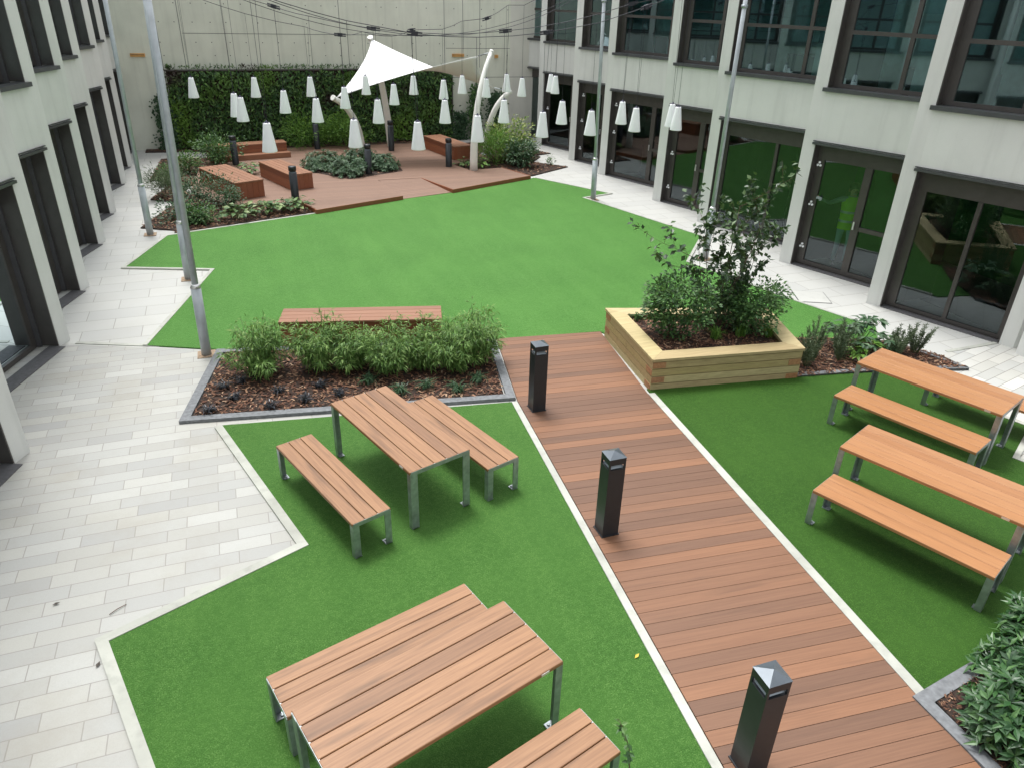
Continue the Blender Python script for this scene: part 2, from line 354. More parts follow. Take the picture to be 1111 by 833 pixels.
LA = [(.04, 0.3), (-1.59, 5.41), (.17, 6.14), (-.62, 8.86), (3.21, 8.30), (2.54, 0.3)]
LM = [(-.66, 15.18), (-2.32, 15.76), (-1.64, 17.79), (1.79, 18.85), (4.14, 19.72), (5.70, 20.12), (8.65, 21.35), (10.03, 18.94), (9.06, 18.68), (10.26, 14.55), (8.86, 12.95), (9.57, 10.5), (10.2, 8.9), (9.6, 8.2), (8, 8.5), (5.5, 9.9), (5.43, 10.13), (3.6, 10.36), (-.64, 11.25), (-1.68, 11.72)]
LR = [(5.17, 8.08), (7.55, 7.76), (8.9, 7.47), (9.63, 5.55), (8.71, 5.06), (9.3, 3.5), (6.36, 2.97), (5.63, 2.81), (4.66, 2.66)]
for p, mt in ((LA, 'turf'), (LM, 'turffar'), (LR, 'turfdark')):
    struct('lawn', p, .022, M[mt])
def kerb(poly, side, mat='kerbwhite', w=.085, z=.03, closed=False):
    o = strip(poly, w, -.01, z, side, closed).build('kerb', M[mat]); o['kind'] = 'structure'; return o
kerb(LA[:4], 1, w=.095)
kerb([(3.235, 8.28), (2.565, .3)], -1, w=.08, z=.034)
kerb([(5.105, 7.93), (4.655, 2.69)], 1, w=.10, z=.034)
kerb([(-1.68, 11.72), (-.66, 15.18), (-2.32, 15.76), (-1.64, 17.79), (1.76, 18.84)], 1, w=.07)
kerb([(8.69, 21.33), (10.03, 18.94), (9.06, 18.68), (10.26, 14.55), (8.86, 12.95), (9.57, 10.5), (10.12, 8.98)], 1, w=.06)
kerb([(9.0, 7.28), (9.63, 5.55), (8.71, 5.06), (9.3, 3.5)], 1, w=.07)
kerb([(-2.74, 12.13), (-.72, 11.33)], 1, w=.07, z=.012)
kerb([(12, 7.74), (10.6, 7.72)], -1, w=.07, z=.012)

# bed with bamboo
B1p = [(-.66, 11.2), (-1.14, 9.08), (3.24, 8.36), (3.60, 10.32)]
b1in = [(-.54, 11.05), (-.98, 9.2), (3.12, 8.52), (3.45, 10.2)]
kerb([B1p[0], B1p[1], B1p[2], B1p[3]], 1, 'kerbgrey', .12, .05, True)
mulch(b1in, .035, 5200, .055, 'brown bark mulch under the bamboo clumps')
# bed by the right lawn
B2p = [(7.56, 7.72), (8.73, 7.53), (10.35, 7.12), (10.32, 7.6), (9.95, 8.25), (8.95, 8.75), (8.1, 8.95)]
kerb(B2p[:3], 1, 'kerbgrey', .09, .05); kerb([(10.37, 7.16), (9.97, 8.27)], 1, 'kerbgrey', .05, .05)
mulch(B2p, .04, 2600, .055, 'dark bark mulch beside the timber planter on the right')
B3p = [(4.75, 2.58), (4.66, .9), (7.6, .9), (7.8, 3.1), (6.4, 2.88), (5.7, 2.73)]
kerb([(4.62, .6), (4.60, 2.68), (5.66, 2.83), (6.38, 2.98), (9.2, 3.44)], -1, 'kerbgrey', .12, .05)
mulch(B3p, .04, 9000, .026, 'bark mulch under the laurels at the bottom right corner')
# rear left bed
B4p = [at(*p) for p in ((186, 257), (344, 233), (336, 226), (250, 224), (205, 200), (228, 172), (215, 172), (166, 217), (192, 221), (152, 249), (190, 254))]
mulch([(-1.5, 17.95), (1.7, 18.95), (1.55, 19.9), (-.1, 19.9), (-1.35, 22.0), (-1.2, 24.0), (-1.55, 23.9), (-2.2, 21.3), (-1.55, 20.85), (-2.25, 18.6), (-1.5, 18.2)], .03, 3600, .07, 'bark mulch along the front left edge of the rear deck')
mulch([(-1.4, 22.6), (-.55, 22.9), (-.75, 26.6), (-2.2, 26.7), (-2.35, 23.5), (-1.5, 24.0)], .034, 1500, .07, 'bark mulch around the shrubs left of the rear timber bench')
mulch([(6.58, 23.3), (6.8, 22.3), (8.0, 22.7), (8.70, 21.62), (10.36, 22.62), (9.5, 23.6), (10.1, 24.4), (9.2, 27.6), (7.6, 27.4)], .03, 3200, .07, 'bark mulch in the bed at the right end of the rear deck')
mulch([(-2.75, 28.0), (-1.2, 27.8), (3.4, 27.8), (7.6, 27.7), (8.3, 28.5), (-2.75, 28.5)], .03, 1200, .07, 'thin bed of bark mulch along the foot of the green wall')

# ------------------------------------------------------------------ front deck path
BA = R(5.6)                                                   # the boards lie a little askew to the path
def turn(pts): return [(p[0] * math.cos(BA) - p[1] * math.sin(BA), p[0] * math.sin(BA) + p[1] * math.cos(BA)) for p in pts]
dp = clip_boards(turn([(5.10, 7.95), (5.41, 10.10), (3.64, 10.34), (3.245, 8.28), (2.575, .3), (4.45, .3), (4.655, 2.75)]), .14, .0045, -.02, .034).build('deck_path', M['deck']); dp.rotation_euler = (0, 0, -BA)
MB().prism(turn([(5.09, 7.95), (5.40, 10.08), (3.66, 10.32), (3.26, 8.28), (2.59, .32), (4.44, .32), (4.64, 2.75)]), .005, .026).build('joist_bed', M['plinth'], dp)
tag(dp, 'red brown timber boardwalk running up between the two front lawns', 'boardwalk')

# ------------------------------------------------------------------ rear deck (level .12, ramp in the middle, floor boards along x)
DZ = .12
D1 = [(1.79, 18.81), (4.14, 19.70), (4.02, 21.9), (5.21, 21.61), (5.70, 20.06)]
rd = empty('rear_deck', (3, 23, 0), 0, 'low brown timber deck with a flush ramp, before the green wall', 'deck')
def rel(pts): return [(p[0] - 3, p[1] - 23) for p in pts]
left = [(1.79, 18.83), (4.14, 19.70), (3.9, 21.8), (3.9, 24), (-.95, 24), (-1.3, 22.1), (-.25, 19.75), (1.5, 19.75)]
left_a = [(1.79, 18.83), (4.14, 19.70), (3.88, 21.7), (-1.2, 21.7), (-.25, 19.75), (1.5, 19.75)]
back_a = [(-1.2, 21.7), (3.88, 21.7), (5.21, 21.70), (8.2, 21.9), (8.0, 22.52), (6.9, 22.42), (6.65, 23.3), (7.5, 24.1), (7.2, 27.3), (-.5, 27.3), (-1.0, 24.6)]
right_a = [(5.70, 20.10), (8.44, 21.24), (8.2, 21.9), (5.19, 21.70)]
clip_boards(rel(left_a), .14, .005, -.05, DZ, -23 + 18.8).build('floor_boards', M['deckfar'], rd)
clip_boards(rel(back_a), .14, .005, -.05, DZ, -23 + 18.8).build('floor_boards', M['deckfar'], rd)
clip_boards(rel(right_a), .14, .005, -.05, DZ, -23 + 18.8).build('floor_boards', M['deckfar'], rd)
rm = MB()                                                     # ramp boards
nb = 13
for i in range(nb):
    t0, t1 = i / nb, (i + 1) / nb - .003
    def L_(t): return Vector((4.155, 19.72, .03)).lerp(Vector((3.90, 21.68, DZ - .002)), t)
    def R_(t): return Vector((5.69, 20.14, .03)).lerp(Vector((5.18, 21.68, DZ - .002)), t)
    a, b, c, d = L_(t0), R_(t0), R_(t1), L_(t1); o_ = Vector((3, 23, 0)); dn = Vector((0, 0, -.04))
    rm.add([a - o_, b - o_, c - o_, d - o_, a - o_ + dn, b - o_ + dn, c - o_ + dn, d - o_ + dn], [(0, 1, 2, 3), (4, 5, 1, 0), (3, 2, 6, 7), (1, 5, 6, 2), (4, 0, 3, 7)])
rm.build('ramp', M['deckfar'], rd)
fs = strip([(1.49, 19.75), (1.78, 18.81), (4.16, 19.69)], .025, -.02, DZ + .004, -1)
f2 = strip([(5.18, 21.68), (5.69, 20.08), (8.46, 21.23), (8.0, 22.55)], .025, -.02, DZ + .004, -1)
for mb in (fs, f2):
    mb.v = [(v[0] - 3, v[1] - 23, v[2]) for v in mb.v]; mb.build('fascia', M['fascia'], rd)

# ------------------------------------------------------------------ timber block benches
def block_bench(name, c4, z0, h, label, group=None, slats=6, inset=.04, step=False):
    """c4: corner points (near-left, near-right, far-right, far-left) on the ground"""
    c = sum((Vector(p[:2]) for p in c4), Vector((0, 0))) / 4; e = c4[1]; ux = (Vector(c4[1][:2]) - Vector(c4[0][:2]))
    a = math.atan2(ux.y, ux.x); L = ux.length; W = (Vector(c4[3][:2]) - Vector(c4[0][:2])).length
    return None
def bench_box(loc, rz, L, W, h, label, slats=5, z0=0., end_split=True, step=0):
    t = empty('timber_bench', (loc[0], loc[1], z0), rz, label, 'bench')
    top = MB(); g_ = .006; w = W / slats
    for k in range(slats): top.bbox(-L / 2, L / 2, -W / 2 + k * w + g_ / 2, -W / 2 + (k + 1) * w - g_ / 2, h - .035, h, .004)
    top.build('seat', M['benchwood'], t)
    sd = MB(); n = 3; hh = (h - .045) / n
    for k in range(n):
        z = .005 + k * hh
        for s_ in (-1, 1):
            y = s_ * (W / 2 - .02); sd.box(-L / 2 + .012, L / 2 - .012, min(y, y - s_ * .022), max(y, y - s_ * .022), z + .003, z + hh - .003)
    for s_ in (-1, 1):
        x = s_ * (L / 2 - .01); m_ = 5; ww = (W - .03) / m_
        for k in range(m_): sd.box(min(x, x - s_ * .022), max(x, x - s_ * .022), -W / 2 + .015 + k * ww + .002, -W / 2 + .015 + (k + 1) * ww - .002, .005, h - .04)
    sd.build('side_boards', M['fascia'], t)
    MB().box(-L / 2 + .05, L / 2 - .05, -W / 2 + .05, W / 2 - .05, 0, h - .05).build('core', M['desk'], t)
    if step:
        st = MB(); st.bbox(-L / 2, L / 2 + .02, -W / 2 - .32, -W / 2 - .005, 0, step); st.build('step', M['benchwood'], t)
    return t
def frame_from(p, q, W, side):      # long edge p->q, body to the given side
    p = Vector(p[:2]); q = Vector(q[:2]); d = q - p; n = Vector((-d.y, d.x)).normalized() * side
    c = (p + q) / 2 + n * W / 2; return (c.x, c.y), math.atan2(d.y, d.x), d.length
# lawn bench: near edge (.29,11.03)-(2.75,10.44)
c, a, L = frame_from((.29, 11.03), (2.75, 10.44), .56, 1)
bench_box(c, a, L, .56, .45, 'long low timber block bench on the lawn behind the bamboo', 4, 0)
c, a, L = frame_from((-.96, 22.39), (-.07, 20.22), .80, 1)
bench_box(c, a, L, .80, .45, 'chunky timber block bench at the left edge of the rear deck', 6, DZ)
c, a, L = frame_from((.66, 22.95), (1.36, 20.95), .68, 1)
bench_box(c, a, L, .68, .43, 'timber block bench near the centre of the rear deck, right of the chunky one', 5, DZ)
c, a, L = frame_from((-.72, 25.53), (1.71, 25.93), .52, 1)
bench_box(c, a, L, .52, .43, 'timber bench with a lower step, closest to the green wall on the left', 4, DZ, step=.16)
c, a, L = frame_from((6.37, 26.25), (6.84, 24.0), .70, 1)
bench_box(c, a, L, .70, .43, 'timber block bench at the right end of the rear deck behind the sail', 5, DZ)

# ------------------------------------------------------------------ picnic tables and benches (local x along boards, origin on the ground)
def slat_piece(name, L, W, H, nb, matw, label, cat, group, plate=False, g_=.007):
    t = empty(name, (0, 0, 0), 0, label, cat, group)
    mb = MB(); w = W / nb
    for k in range(nb): mb.bbox(-L / 2, L / 2, -W / 2 + k * w + (g_ / 2 if k else 0), -W / 2 + (k + 1) * w - (g_ / 2 if k < nb - 1 else 0), H - .034, H, .004)
    mb.build('tabletop' if cat == 'table' else 'seat', matw, t)
    fr = MB()
    for s_ in (-1, 1):
        x = s_ * (L / 2 - .01); fr.box(min(x, x + s_ * .012), max(x, x + s_ * .012), -W / 2 + .012, W / 2 - .012, H - .05, H - .004)
        fr.box(s_ * (L / 2 - .08) - .03, s_ * (L / 2 - .08) + .03, -W / 2 + .09, W / 2 - .09, H - .046, H - .0355)
    fr.box(-L / 2 + .12, L / 2 - .12, -.03, .03, H - .048, H - .0355)
    fr.build('frame', M['steel'], t)
    lw = .085 if cat == 'table' else .07
    for sx in (-1, 1):
        for sy in (-1, 1):
            lg = MB(); xo = sx * (L / 2 + .004); xi = sx * (L / 2 - .008); yo = sy * (W / 2 - .002)
            lg.box(min(xo, xi), max(xo, xi), min(yo, yo - sy * lw), max(yo, yo - sy * lw), 0.02, H - .02)       # face of the angle
            x2 = sx * (L / 2 - .009 - .05); lg.box(min(xi - sx * .001, x2), max(xi - sx * .001, x2), min(yo, yo - sy * .010), max(yo, yo - sy * .010), .02, H - .036)
            l = lg.build('leg', M['steel'], t)
            ft = MB(); ft.box(min(x2 - sx * .02, xo), max(x2 - sx * .02, xo), min(yo - sy * .012, yo - sy * .075), max(yo - sy * .012, yo - sy * .075), .02, .030)
            ft.tube([(x2 + sx * .005, yo - sy * .05, .03), (x2 + sx * .005, yo - sy * .05, .045)], .012, 8)
            ft.build('foot', M['steel'], l)
    if plate:
        MB().box(L / 2 - .20, L / 2 - .13, -W / 2 - .004, -W / 2 - .0005, H - .03, H - .008).build('plate', M['chrome'], t)
    return t
def place(o, p, q, W, side, label=None):
    c, a, L = frame_from(p, q, W, side); o.location = (c[0], c[1], 0.005); o.rotation_euler = (0, 0, a)
    if label: o['label'] = label
tabA = slat_piece('picnic_table', 1.76, .74, .745, 5, M['teak'], 'x', 'table', 'slatted picnic tables', True)
place(tabA, (.67, 7.70), (1.22, 6.05), .74, 1, 'brown slatted table on steel legs below the bamboo bed')
benA = slat_piece('picnic_bench', 1.76, .43, .45, 3, M['teak'], 'x', 'bench', 'slatted benches beside the tables')
place(benA, (.00, 7.43), (.58, 5.79), .43, 1, 'brown slatted bench nearest the point of the block paving')
def again(src, p, q, W, side, label, mat=None):
    o = copy_tree(src)
    place(o, p, q, W, side, label); return o
again(benA, (1.57, 7.93), (2.13, 6.26), .43, 1, 'brown slatted bench between the table below the bamboo and the boardwalk')
again(tabA, (.04, 2.87), (1.76, 3.38), .74, 1, 'large brown slatted table at the bottom edge of the picture')
again(benA, (-.20, 3.78), (1.50, 4.26), .43, 1, 'brown slatted bench half hidden behind the table at the bottom edge')
again(benA, (.24, 2.28), (1.93, 2.77), .43, 1, 'brown slatted bench cut off by the bottom edge, with the leafy twig')
tabR = slat_piece('picnic_table', 1.80, .72, .745, 5, M['teakR'], 'x', 'table', 'slatted picnic tables', True, .003)
place(tabR, (7.55, 6.72), (8.18, 5.04), .72, 1, 'orange brown table on the right lawn, closer to the planted bed')
again(tabR, (5.79, 5.08), (6.49, 3.43), .74, 1, 'orange brown table on the right lawn, cut off by the right edge of the picture')
benR = slat_piece('picnic_bench', 1.76, .47, .45, 3, M['teakR'], 'x', 'bench', 'slatted benches beside the tables', False, .003)
place(benR, (7.03, 6.47), (7.64, 4.84), .47, 1, 'orange brown bench in front of the table closer to the planted bed')
again(benR, (5.30, 4.83), (5.97, 3.21), .47, 1, 'orange brown bench above the laurels, nearest the boardwalk')
again(benR, (8.75, 6.35), (9.25, 4.99), .47, 1, 'orange brown bench at the right edge, on the far side of the upper right table')

# ------------------------------------------------------------------ timber planter
TP = [(5.39, 9.97), (5.17, 8.02), (7.55, 7.69), (8.03, 9.2)]
tp = empty('timber_planter', (6.5, 8.7, 0), 0, 'raised pale timber sleeper planter holding the small tree', 'planter')
def r65(pts): return [(p[0] - 6.5, p[1] - 8.7) for p in pts]
def inset(poly, d):
    P_ = [Vector(p) for p in poly]; n = len(P_); out = []
    for i in range(n):
        d1 = (P_[i] - P_[i - 1]).normalized(); d2 = (P_[(i + 1) % n] - P_[i]).normalized(); n1 = Vector((-d1.y, d1.x)); n2 = Vector((-d2.y, d2.x)); b = (n1 + n2).normalized()
        out.append(P_[i] + b * d / b.dot(n1))
    return out
tpl = r65(TP); out = inset(tpl, .02); inn = inset(tpl, .16); cap_in = inset(tpl, .26)
n = 4; sl = MB(); en = MB(); lay = 4; hh = .465 / lay
for k in range(lay):
    z0 = .002 + k * hh; z1 = z0 + hh - .012
    for i in range(n):
        j = (i + 1) % n; a, b = Vector(out[i]), Vector(out[j]); ai, bi = Vector(inn[i]), Vector(inn[j])
        d = (b - a).normalized(); nn = Vector((-d.y, d.x))
        # sleepers butt alternately at the corners
        own = (k + i) % 2 == 0
        ext = .0
        if own: sl.prism([a, b, b + nn * .13, a + nn * .13] if False else [a, b, bi, ai], z0, z1)
        else: sl.prism([a, b, bi, ai], z0, z1)
sl.build('sleepers', M['pine'], tp)
for i in range(n):                                              # sawn ends showing at the corners
    en = MB()
    for k in range(lay):
        z0 = .012 + k * hh; z1 = z0 + hh - .026
        a = Vector(out[i]); pr = Vector(out[i - 1]); nx = Vector(out[(i + 1) % n]); dd = ((nx - a).normalized() if k % 2 else (pr - a).normalized())
        nn = Vector((dd.y, -dd.x)) if k % 2 else Vector((-dd.y, dd.x))
        a2 = a + dd * .004; q = a + dd * .20
        en.prism([a2, q, q + nn * .005, a2 + nn * .005], z0, z1)
    en.build('corner_joint', M['pineend'], tp)
cp = MB()
for i in range(n):
    j = (i + 1) % n; a, b, c_, d_ = Vector(tpl[i]), Vector(tpl[j]), Vector(cap_in[j]), Vector(cap_in[i])
    e = (b - a).normalized() * .0015; cp.prism([a + e, b - e, c_ - e, d_ + e], .472, .512)
cp.build('capping', M['pine'], tp)
mulch([(5.62, 9.65), (5.44, 8.27), (7.36, 8.0), (7.70, 9.0)], .42, 2400, .05, 'bark mulch inside the timber planter')

# ------------------------------------------------------------------ bollards
def bollard_front():
    t = empty('bollard_light', (0, 0, 0), 0, 'x', 'bollard', 'square bollard lights along the boardwalk'); s_ = .092
    MB().box(-s_, s_, -s_, s_, .012, .84).build('post', M['black'], t)
    MB().box(-s_ - .010, s_ + .010, -s_ - .010, s_ + .010, 0, .0119).build('base_plate', M['black'], t)
    hd = MB(); c = .018
    for sx in (-1, 1):
        for sy in (-1, 1): hd.box(min(sx * s_, sx * (s_ - c)), max(sx * s_, sx * (s_ - c)), min(sy * s_, sy * (s_ - c)), max(sy * s_, sy * (s_ - c)), .8401, .8949)
    hd.box(-.03, .03, -.03, .03, .8401, .8949); hd.box(-s_, s_, -s_, s_, .895, .965); hd.build('head', M['black'], t)
    b = s_ + .003; MB().add([(-b, -b, .9655), (b, -b, .9655), (b, b, .9655), (-b, b, .9655), (0, 0, 1.01)], [(0, 1, 4), (1, 2, 4), (2, 3, 4), (3, 0, 4), (3, 2, 1, 0)]).build('cap', M['blackcap'], t)
    rf = MB(); a = s_ - c - .002; z0, z1 = .842, .885; k = .034
    rf.add([(-a, -a, z0), (a, -a, z0), (a, a, z0), (-a, a, z0), (-k, -k, z1), (k, -k, z1), (k, k, z1), (-k, k, z1)], [(0, 1, 5, 4), (1, 2, 6, 5), (2, 3, 7, 6), (3, 0, 4, 7)]); rf.build('reflector', M['bollref'], t)
    return t
bf = bollard_front(); zb = .034
for i, (x, y, rz, lb) in enumerate([(3.42, 8.02, .0, 'square dark bollard light beside the bark bed, smallest on the boardwalk'), (3.16, 5.38, .0, 'square dark bollard light halfway down the boardwalk'), (2.95, 2.62, -.02, 'square dark bollard light cut off by the bottom edge of the picture')]):
    o = bf if i == 0 else copy_tree(bf); o.location = (x, y, zb); o.rotation_euler = (0, 0, rz); o['label'] = lb
def bollard_rear():
    t = empty('bollard_light', (0, 0, 0), 0, 'x', 'bollard', 'round bollard lights on the rear deck')
    r = .10
    MB().lathe([(r, 0), (r, .70), (0, .70)], n=24).build('post', M['black'], t)
    MB().lathe([(r * .72, .70), (r * .72, .76)], n=16).build('neck', M['capblack'], t)
    MB().lathe([(0, .745), (r, .745), (r, .85), (r - .012, .862), (0, .866)], n=24).build('head', M['black'], t)
    MB().lathe([(r - .002, .702), (r * .74, .735)], n=24).build('reflector', M['blackcap'], t)
    return t
br = bollard_rear()
RB = [(1.38, 19.97, 'dark round bollard between the two block benches and the front edge of the rear deck'), (.05, 24.82, 'dark round bollard in front of the stepped bench by the green wall'),
      (5.19, 26.05, 'dark round bollard at the foot of the mast behind the sail'), (2.78, 26.9, 'dark round bollard behind the evergreen mound, in front of the bright green bush'),
      (3.78, 22.6, 'dark round bollard in front of the evergreen mound on the rear deck'), (6.41, 23.07, 'dark round bollard next to the bench at the right end of the deck')]
for i, (x, y, lb) in enumerate(RB):
    o = br if i == 0 else copy_tree(br); o.location = (x, y, DZ); o['label'] = lb
    if y > 26: o.scale = (1, 1, 1.15)

# ------------------------------------------------------------------ lighting poles (they lean a little towards the court)
POLES = [((-.81, 11.14), (160.5, 0), 4.9, 'tall galvanised pole closest to the camera, on the tip of the block paving'), ((-1.14, 14.75), (158, 0), 4.9, 'tall galvanised pole directly behind the closest one, on the zigzag edge of the lawn'),
         ((-2.01, 18.04), (114, 0), 4.85, 'tall galvanised pole at the left edge of the rear planted bed'), ((9.29, 18.46), (655.5, 0), 4.95, 'tall galvanised pole on the right zigzag lawn edge, before glazed doors'),
         ((9.40, 13.05), (809, 0), 5.0, 'tall galvanised pole behind the small tree in the timber planter')]
ptops = []
for (bx, by), (px, py), z, lb in POLES:
    r = Vector((px - 555.5, py - 416.5, FPX)); d = Vector((r.dot(CX), r.dot(CY), r.dot(CZ))); t_ = by / d.y
    top = Vector((d.x * t_, by, 0)); k = (top.x - bx) / z; Hp = 5.9
    t = empty('lighting_pole', (bx, by, 0), 0, lb, 'pole', 'tall poles carrying the lantern cables')
    MB().tube([(0, 0, 0), (k * 1.1, 0, 1.1)], .073, 16).build('lower_tube', M['steelpaint'], t)
    MB().tube([(k * 1.095, 0, 1.095), (k * 1.15, 0, 1.15)], [.079, .052], 16).build('collar', M['chrome'], t)
    MB().tube([(k * 1.12, 0, 1.12), (k * Hp, 0, Hp)], [.047, .041], 14).build('upper_tube', M['steelpaint'], t)
    MB().tube([(k * 4.9, 0, 4.9), (k * 4.96, 0, 4.96)], .062, 14).build('cable_band', M['steel'], t)
    MB().box(-.13, .13, -.13, .13, 0, .014).build('base_plate', M['mortar'], t)
    ptops.append(Vector((bx + k * 5.6, by, 5.6)))

# ------------------------------------------------------------------ hanging lanterns
LP = [(210.5, 106.5), (257, 127), (264, 132), (278, 106), (293, 165), (310, 123), (338, 105), (345, 133), (375, 118), (386, 160), (397.5, 103), (411, 134), (428, 114), (449, 103), (454, 162.5), (481.5, 108), (483, 134), (501.5, 102), (518, 154), (527.5, 106), (549.5, 100), (546.5, 133.5), (566, 105), (597, 100), (602, 102), (588, 149), (609, 135), (640, 147), (673.5, 135), (688, 143), (727, 138), (733, 141.5)]
lam = [at(px, py, 2.58) for px, py in LP]
rows = [[], [], []]
for p in lam: rows[0 if p.y < 14.45 else (1 if p.y < 18.1 else 2)].append(p)
for r_ in rows: r_.sort(key=lambda p: p.x)
sh = MB(); sh.lathe([(.118, 0), (.124, .004), (.124, .012), (.092, .22), (.060, .44), (.057, .455), (.048, .462), (.036, .462)], n=28); sh.lathe([(.116, .001), (.09, .22), (.055, .43)], n=28)
lid = MB(); lid.lathe([(0, .455), (.034, .457), (.034, .474), (.012, .478), (.012, .50), (0, .50)], n=14)
for k in range(4):
    a = k * math.pi / 2; lid.tube([(math.cos(a) * .05, math.sin(a) * .05, .462), (math.cos(a) * .05, math.sin(a) * .05, .476)], .008, 6)
me_shade = sh.build('lamp_shade', M['lampwhite']); me_cap = lid.build('fitting', M['capblack'])
D_sh, D_cap = me_shade.data, me_cap.data; bpy.data.objects.remove(me_shade); bpy.data.objects.remove(me_cap)
# cable nets: each row has its own sagging cable between a left and a right pole; the wires hang from it
ORD = ['first', 'second', 'third', 'fourth', 'fifth', 'sixth', 'seventh', 'eighth', 'ninth', 'tenth', 'eleventh', 'twelfth', 'thirteenth', 'fourteenth', 'fifteenth']
RN = ['in the front row of the largest cones', 'in the middle row', 'in the rear row of the smallest cones']
ends = [(ptops[0], ptops[4]), (ptops[1], ptops[4]), (ptops[2], ptops[3])]
zmid = [4.34, 4.28, 4.08]
def cab_z(ri, x):
    a, b = ends[ri]; t = (x - a.x) / (b.x - a.x); s_ = (2 * t - 1) ** 2
    return zmid[ri] + (5.45 - zmid[ri]) * s_ if 0 <= t <= 1 else 5.4
cl_parts = []
for ri, r_ in enumerate(rows):
    a, b = ends[ri]; cb = MB(); pts = [Vector((a.x, a.y, 5.45))]
    for p in r_: pts.append(Vector((p.x, p.y, cab_z(ri, p.x))))
    pts.append(Vector((b.x, b.y, 5.45)))
    c = empty('catenary_cable', tuple(pts[0]), 0, ['thin sagging cable carrying the front row of lanterns', 'thin sagging cable carrying the middle row of lanterns', 'thin sagging cable carrying the rear row of lanterns'][ri], 'cable')
    rp = [p - pts[0] for p in pts]
    # smooth between the hangers
    for k in range(len(rp) - 1):
        d = rp[k + 1] - rp[k]; n_ = max(2, int(d.length / .5)); seg = []
        for q in range(n_ + 1):
            t = q / n_; pp = rp[k] + d * t
            if d.length > 1.2: pp = pp - Vector((0, 0, .05 * d.length * t * (1 - t)))
            seg.append(pp)
        cb.tube(seg, .0065, 5, cap=False)
    cb.build('wire', M['cable'], c)
    for k in range(1, len(rp) - 1, 3 if ri == 2 else 2):
        d = (rp[k + 1] - rp[k - 1]).normalized(); p0 = rp[k]
        cm = MB(); cm.beam(p0 - d * .13 + Vector((0, 0, .022)), p0 + d * .13 + Vector((0, 0, .022)), .022, .022); cm.beam(p0 - d * .13 - Vector((0, 0, .022)), p0 + d * .13 - Vector((0, 0, .022)), .022, .022); cm.beam(p0 - d * .05, p0 + d * .05, .05, .075)
        cm.build('cable_clamp', M['cable'], c)
    for k, p in enumerate(r_):
        t = empty('hanging_lantern', tuple(p), random.uniform(0, 6), '%s white cone lantern from the left, %s' % (ORD[k], RN[ri]), 'lantern', 'white cone lanterns hanging over the court')
        for nm, dt in (('lamp_shade', D_sh), ('fitting', D_cap)):
            o = bpy.data.objects.new(nm, dt); col.objects.link(o); o.parent = t
        zc = cab_z(ri, p.x) - p.z
        w = MB(); w.tube([(.012, 0, .49), (.02, 0, zc)], .0035, 4, cap=False)
        if k % 2 == 0: w.tube([(-.012, 0, .49), (-.07, .0, zc)], .0035, 4, cap=False)
        w.build('wire', M['cable'], t)
# two extra bare cables of the net, crossing between the poles
for a, b, sag, lb in ((ptops[0], ptops[3], 1.15, 'bare cable crossing from the closest pole to the far right pole'), (ptops[1], ptops[3], 1.25, 'bare cable crossing from the second left pole to the far right pole'), ):
    pts = [a.lerp(b, t / 24) - Vector((0, 0, .15 + sag * 4 * (t / 24) * (1 - t / 24))) for t in range(25)]
    c = MB().tube([p - a for p in pts], .0055, 5, cap=False).build('catenary_cable', M['cable']); c.location = a; tag(c, lb, 'cable')

# ------------------------------------------------------------------ shade sail and masts
def ray_at_y(px, py, y):
    r = Vector((px - 555.5, py - 416.5, FPX)); d = Vector((r.dot(CX), r.dot(CY), r.dot(CZ))); t = y / d.y
    return Vector((d.x * t, y, EYE + d.z * t))
A1 = ray_at_y(362, 107, 24.0); A2 = ray_at_y(402, 42, 26.0); A3 = ray_at_y(533, 57, 23.2); A4 = ray_at_y(553, 100, 25.0)
ctr = (A1 + A2 + A3 + A4) / 4
sb = MB(); G_ = 18; vs = []
q1, q2, q3, q4 = [ctr + (a - ctr) * f for a, f in ((A1, .97), (A2, .98), (A3, .80), (A4, .80))]
for i in range(G_ + 1):
    for j in range(G_ + 1):
        u, v = i / G_, j / G_
        p = q1.lerp(q2, v).lerp(q3.lerp(q4, v), u)         # 1-2 one edge, 3-4 opposite edge
        cxy = (.5 - u) * .55 * 4 * v * (1 - v) * .9 * abs(2 * u - 1); 
        e1 = (q3 - q1).normalized(); e2 = (q2 - q1).normalized()
        p = p + e1 * ((1 - 2 * u) * .42 * 4 * v * (1 - v)) * .5 + e2 * ((1 - 2 * v) * .30 * 4 * u * (1 - u)) * .5
        vs.append(p - ctr)
W_ = G_ + 1; sb.add(vs, [(i * W_ + j, (i + 1) * W_ + j, (i + 1) * W_ + j + 1, i * W_ + j + 1) for i in range(G_) for j in range(G_)], 0, True)
sl_t = empty('shade_sail', tuple(ctr), 0, 'white twisted four cornered shade sail above the rear deck', 'shade sail')
so = sb.build('sail_cloth', M['sail'], sl_t)
sm_ = so.modifiers.new('thick', 'SOLIDIFY'); sm_.thickness = .01
for a, q in ((A1, q1), (A2, q2), (A3, q3), (A4, q4)):
    MB().tube([a - ctr, q - ctr], .016, 6).build('tension_cable', M['steel'], sl_t)
def mast(base, bend, tip, r0, r1, label):
    b = Vector(base); pts = []
    for k in range(13):
        t = k / 12; p = (1 - t) ** 2 * b + 2 * t * (1 - t) * Vector(bend) + t * t * Vector(tip); pts.append(p - b)
    t = empty('sail_mast', tuple(b), 0, label, 'mast', 'curved cream masts holding the sail')
    MB().tube(pts, [r0 + (r1 - r0) * (k / 12) for k in range(13)], 14).build('post', M['mast'], t)
    MB().lathe([(r0 * 1.6, 0), (r0 * 1.6, .02), (0, .02)], n=14).build('base_plate', M['steel'], t)
    d = (pts[-1] - pts[-2]).normalized(); MB().tube([pts[-1] - d * .02, pts[-1] + d * .05], r1 * 1.15, 12).build('tip_cap', M['mast'], t)
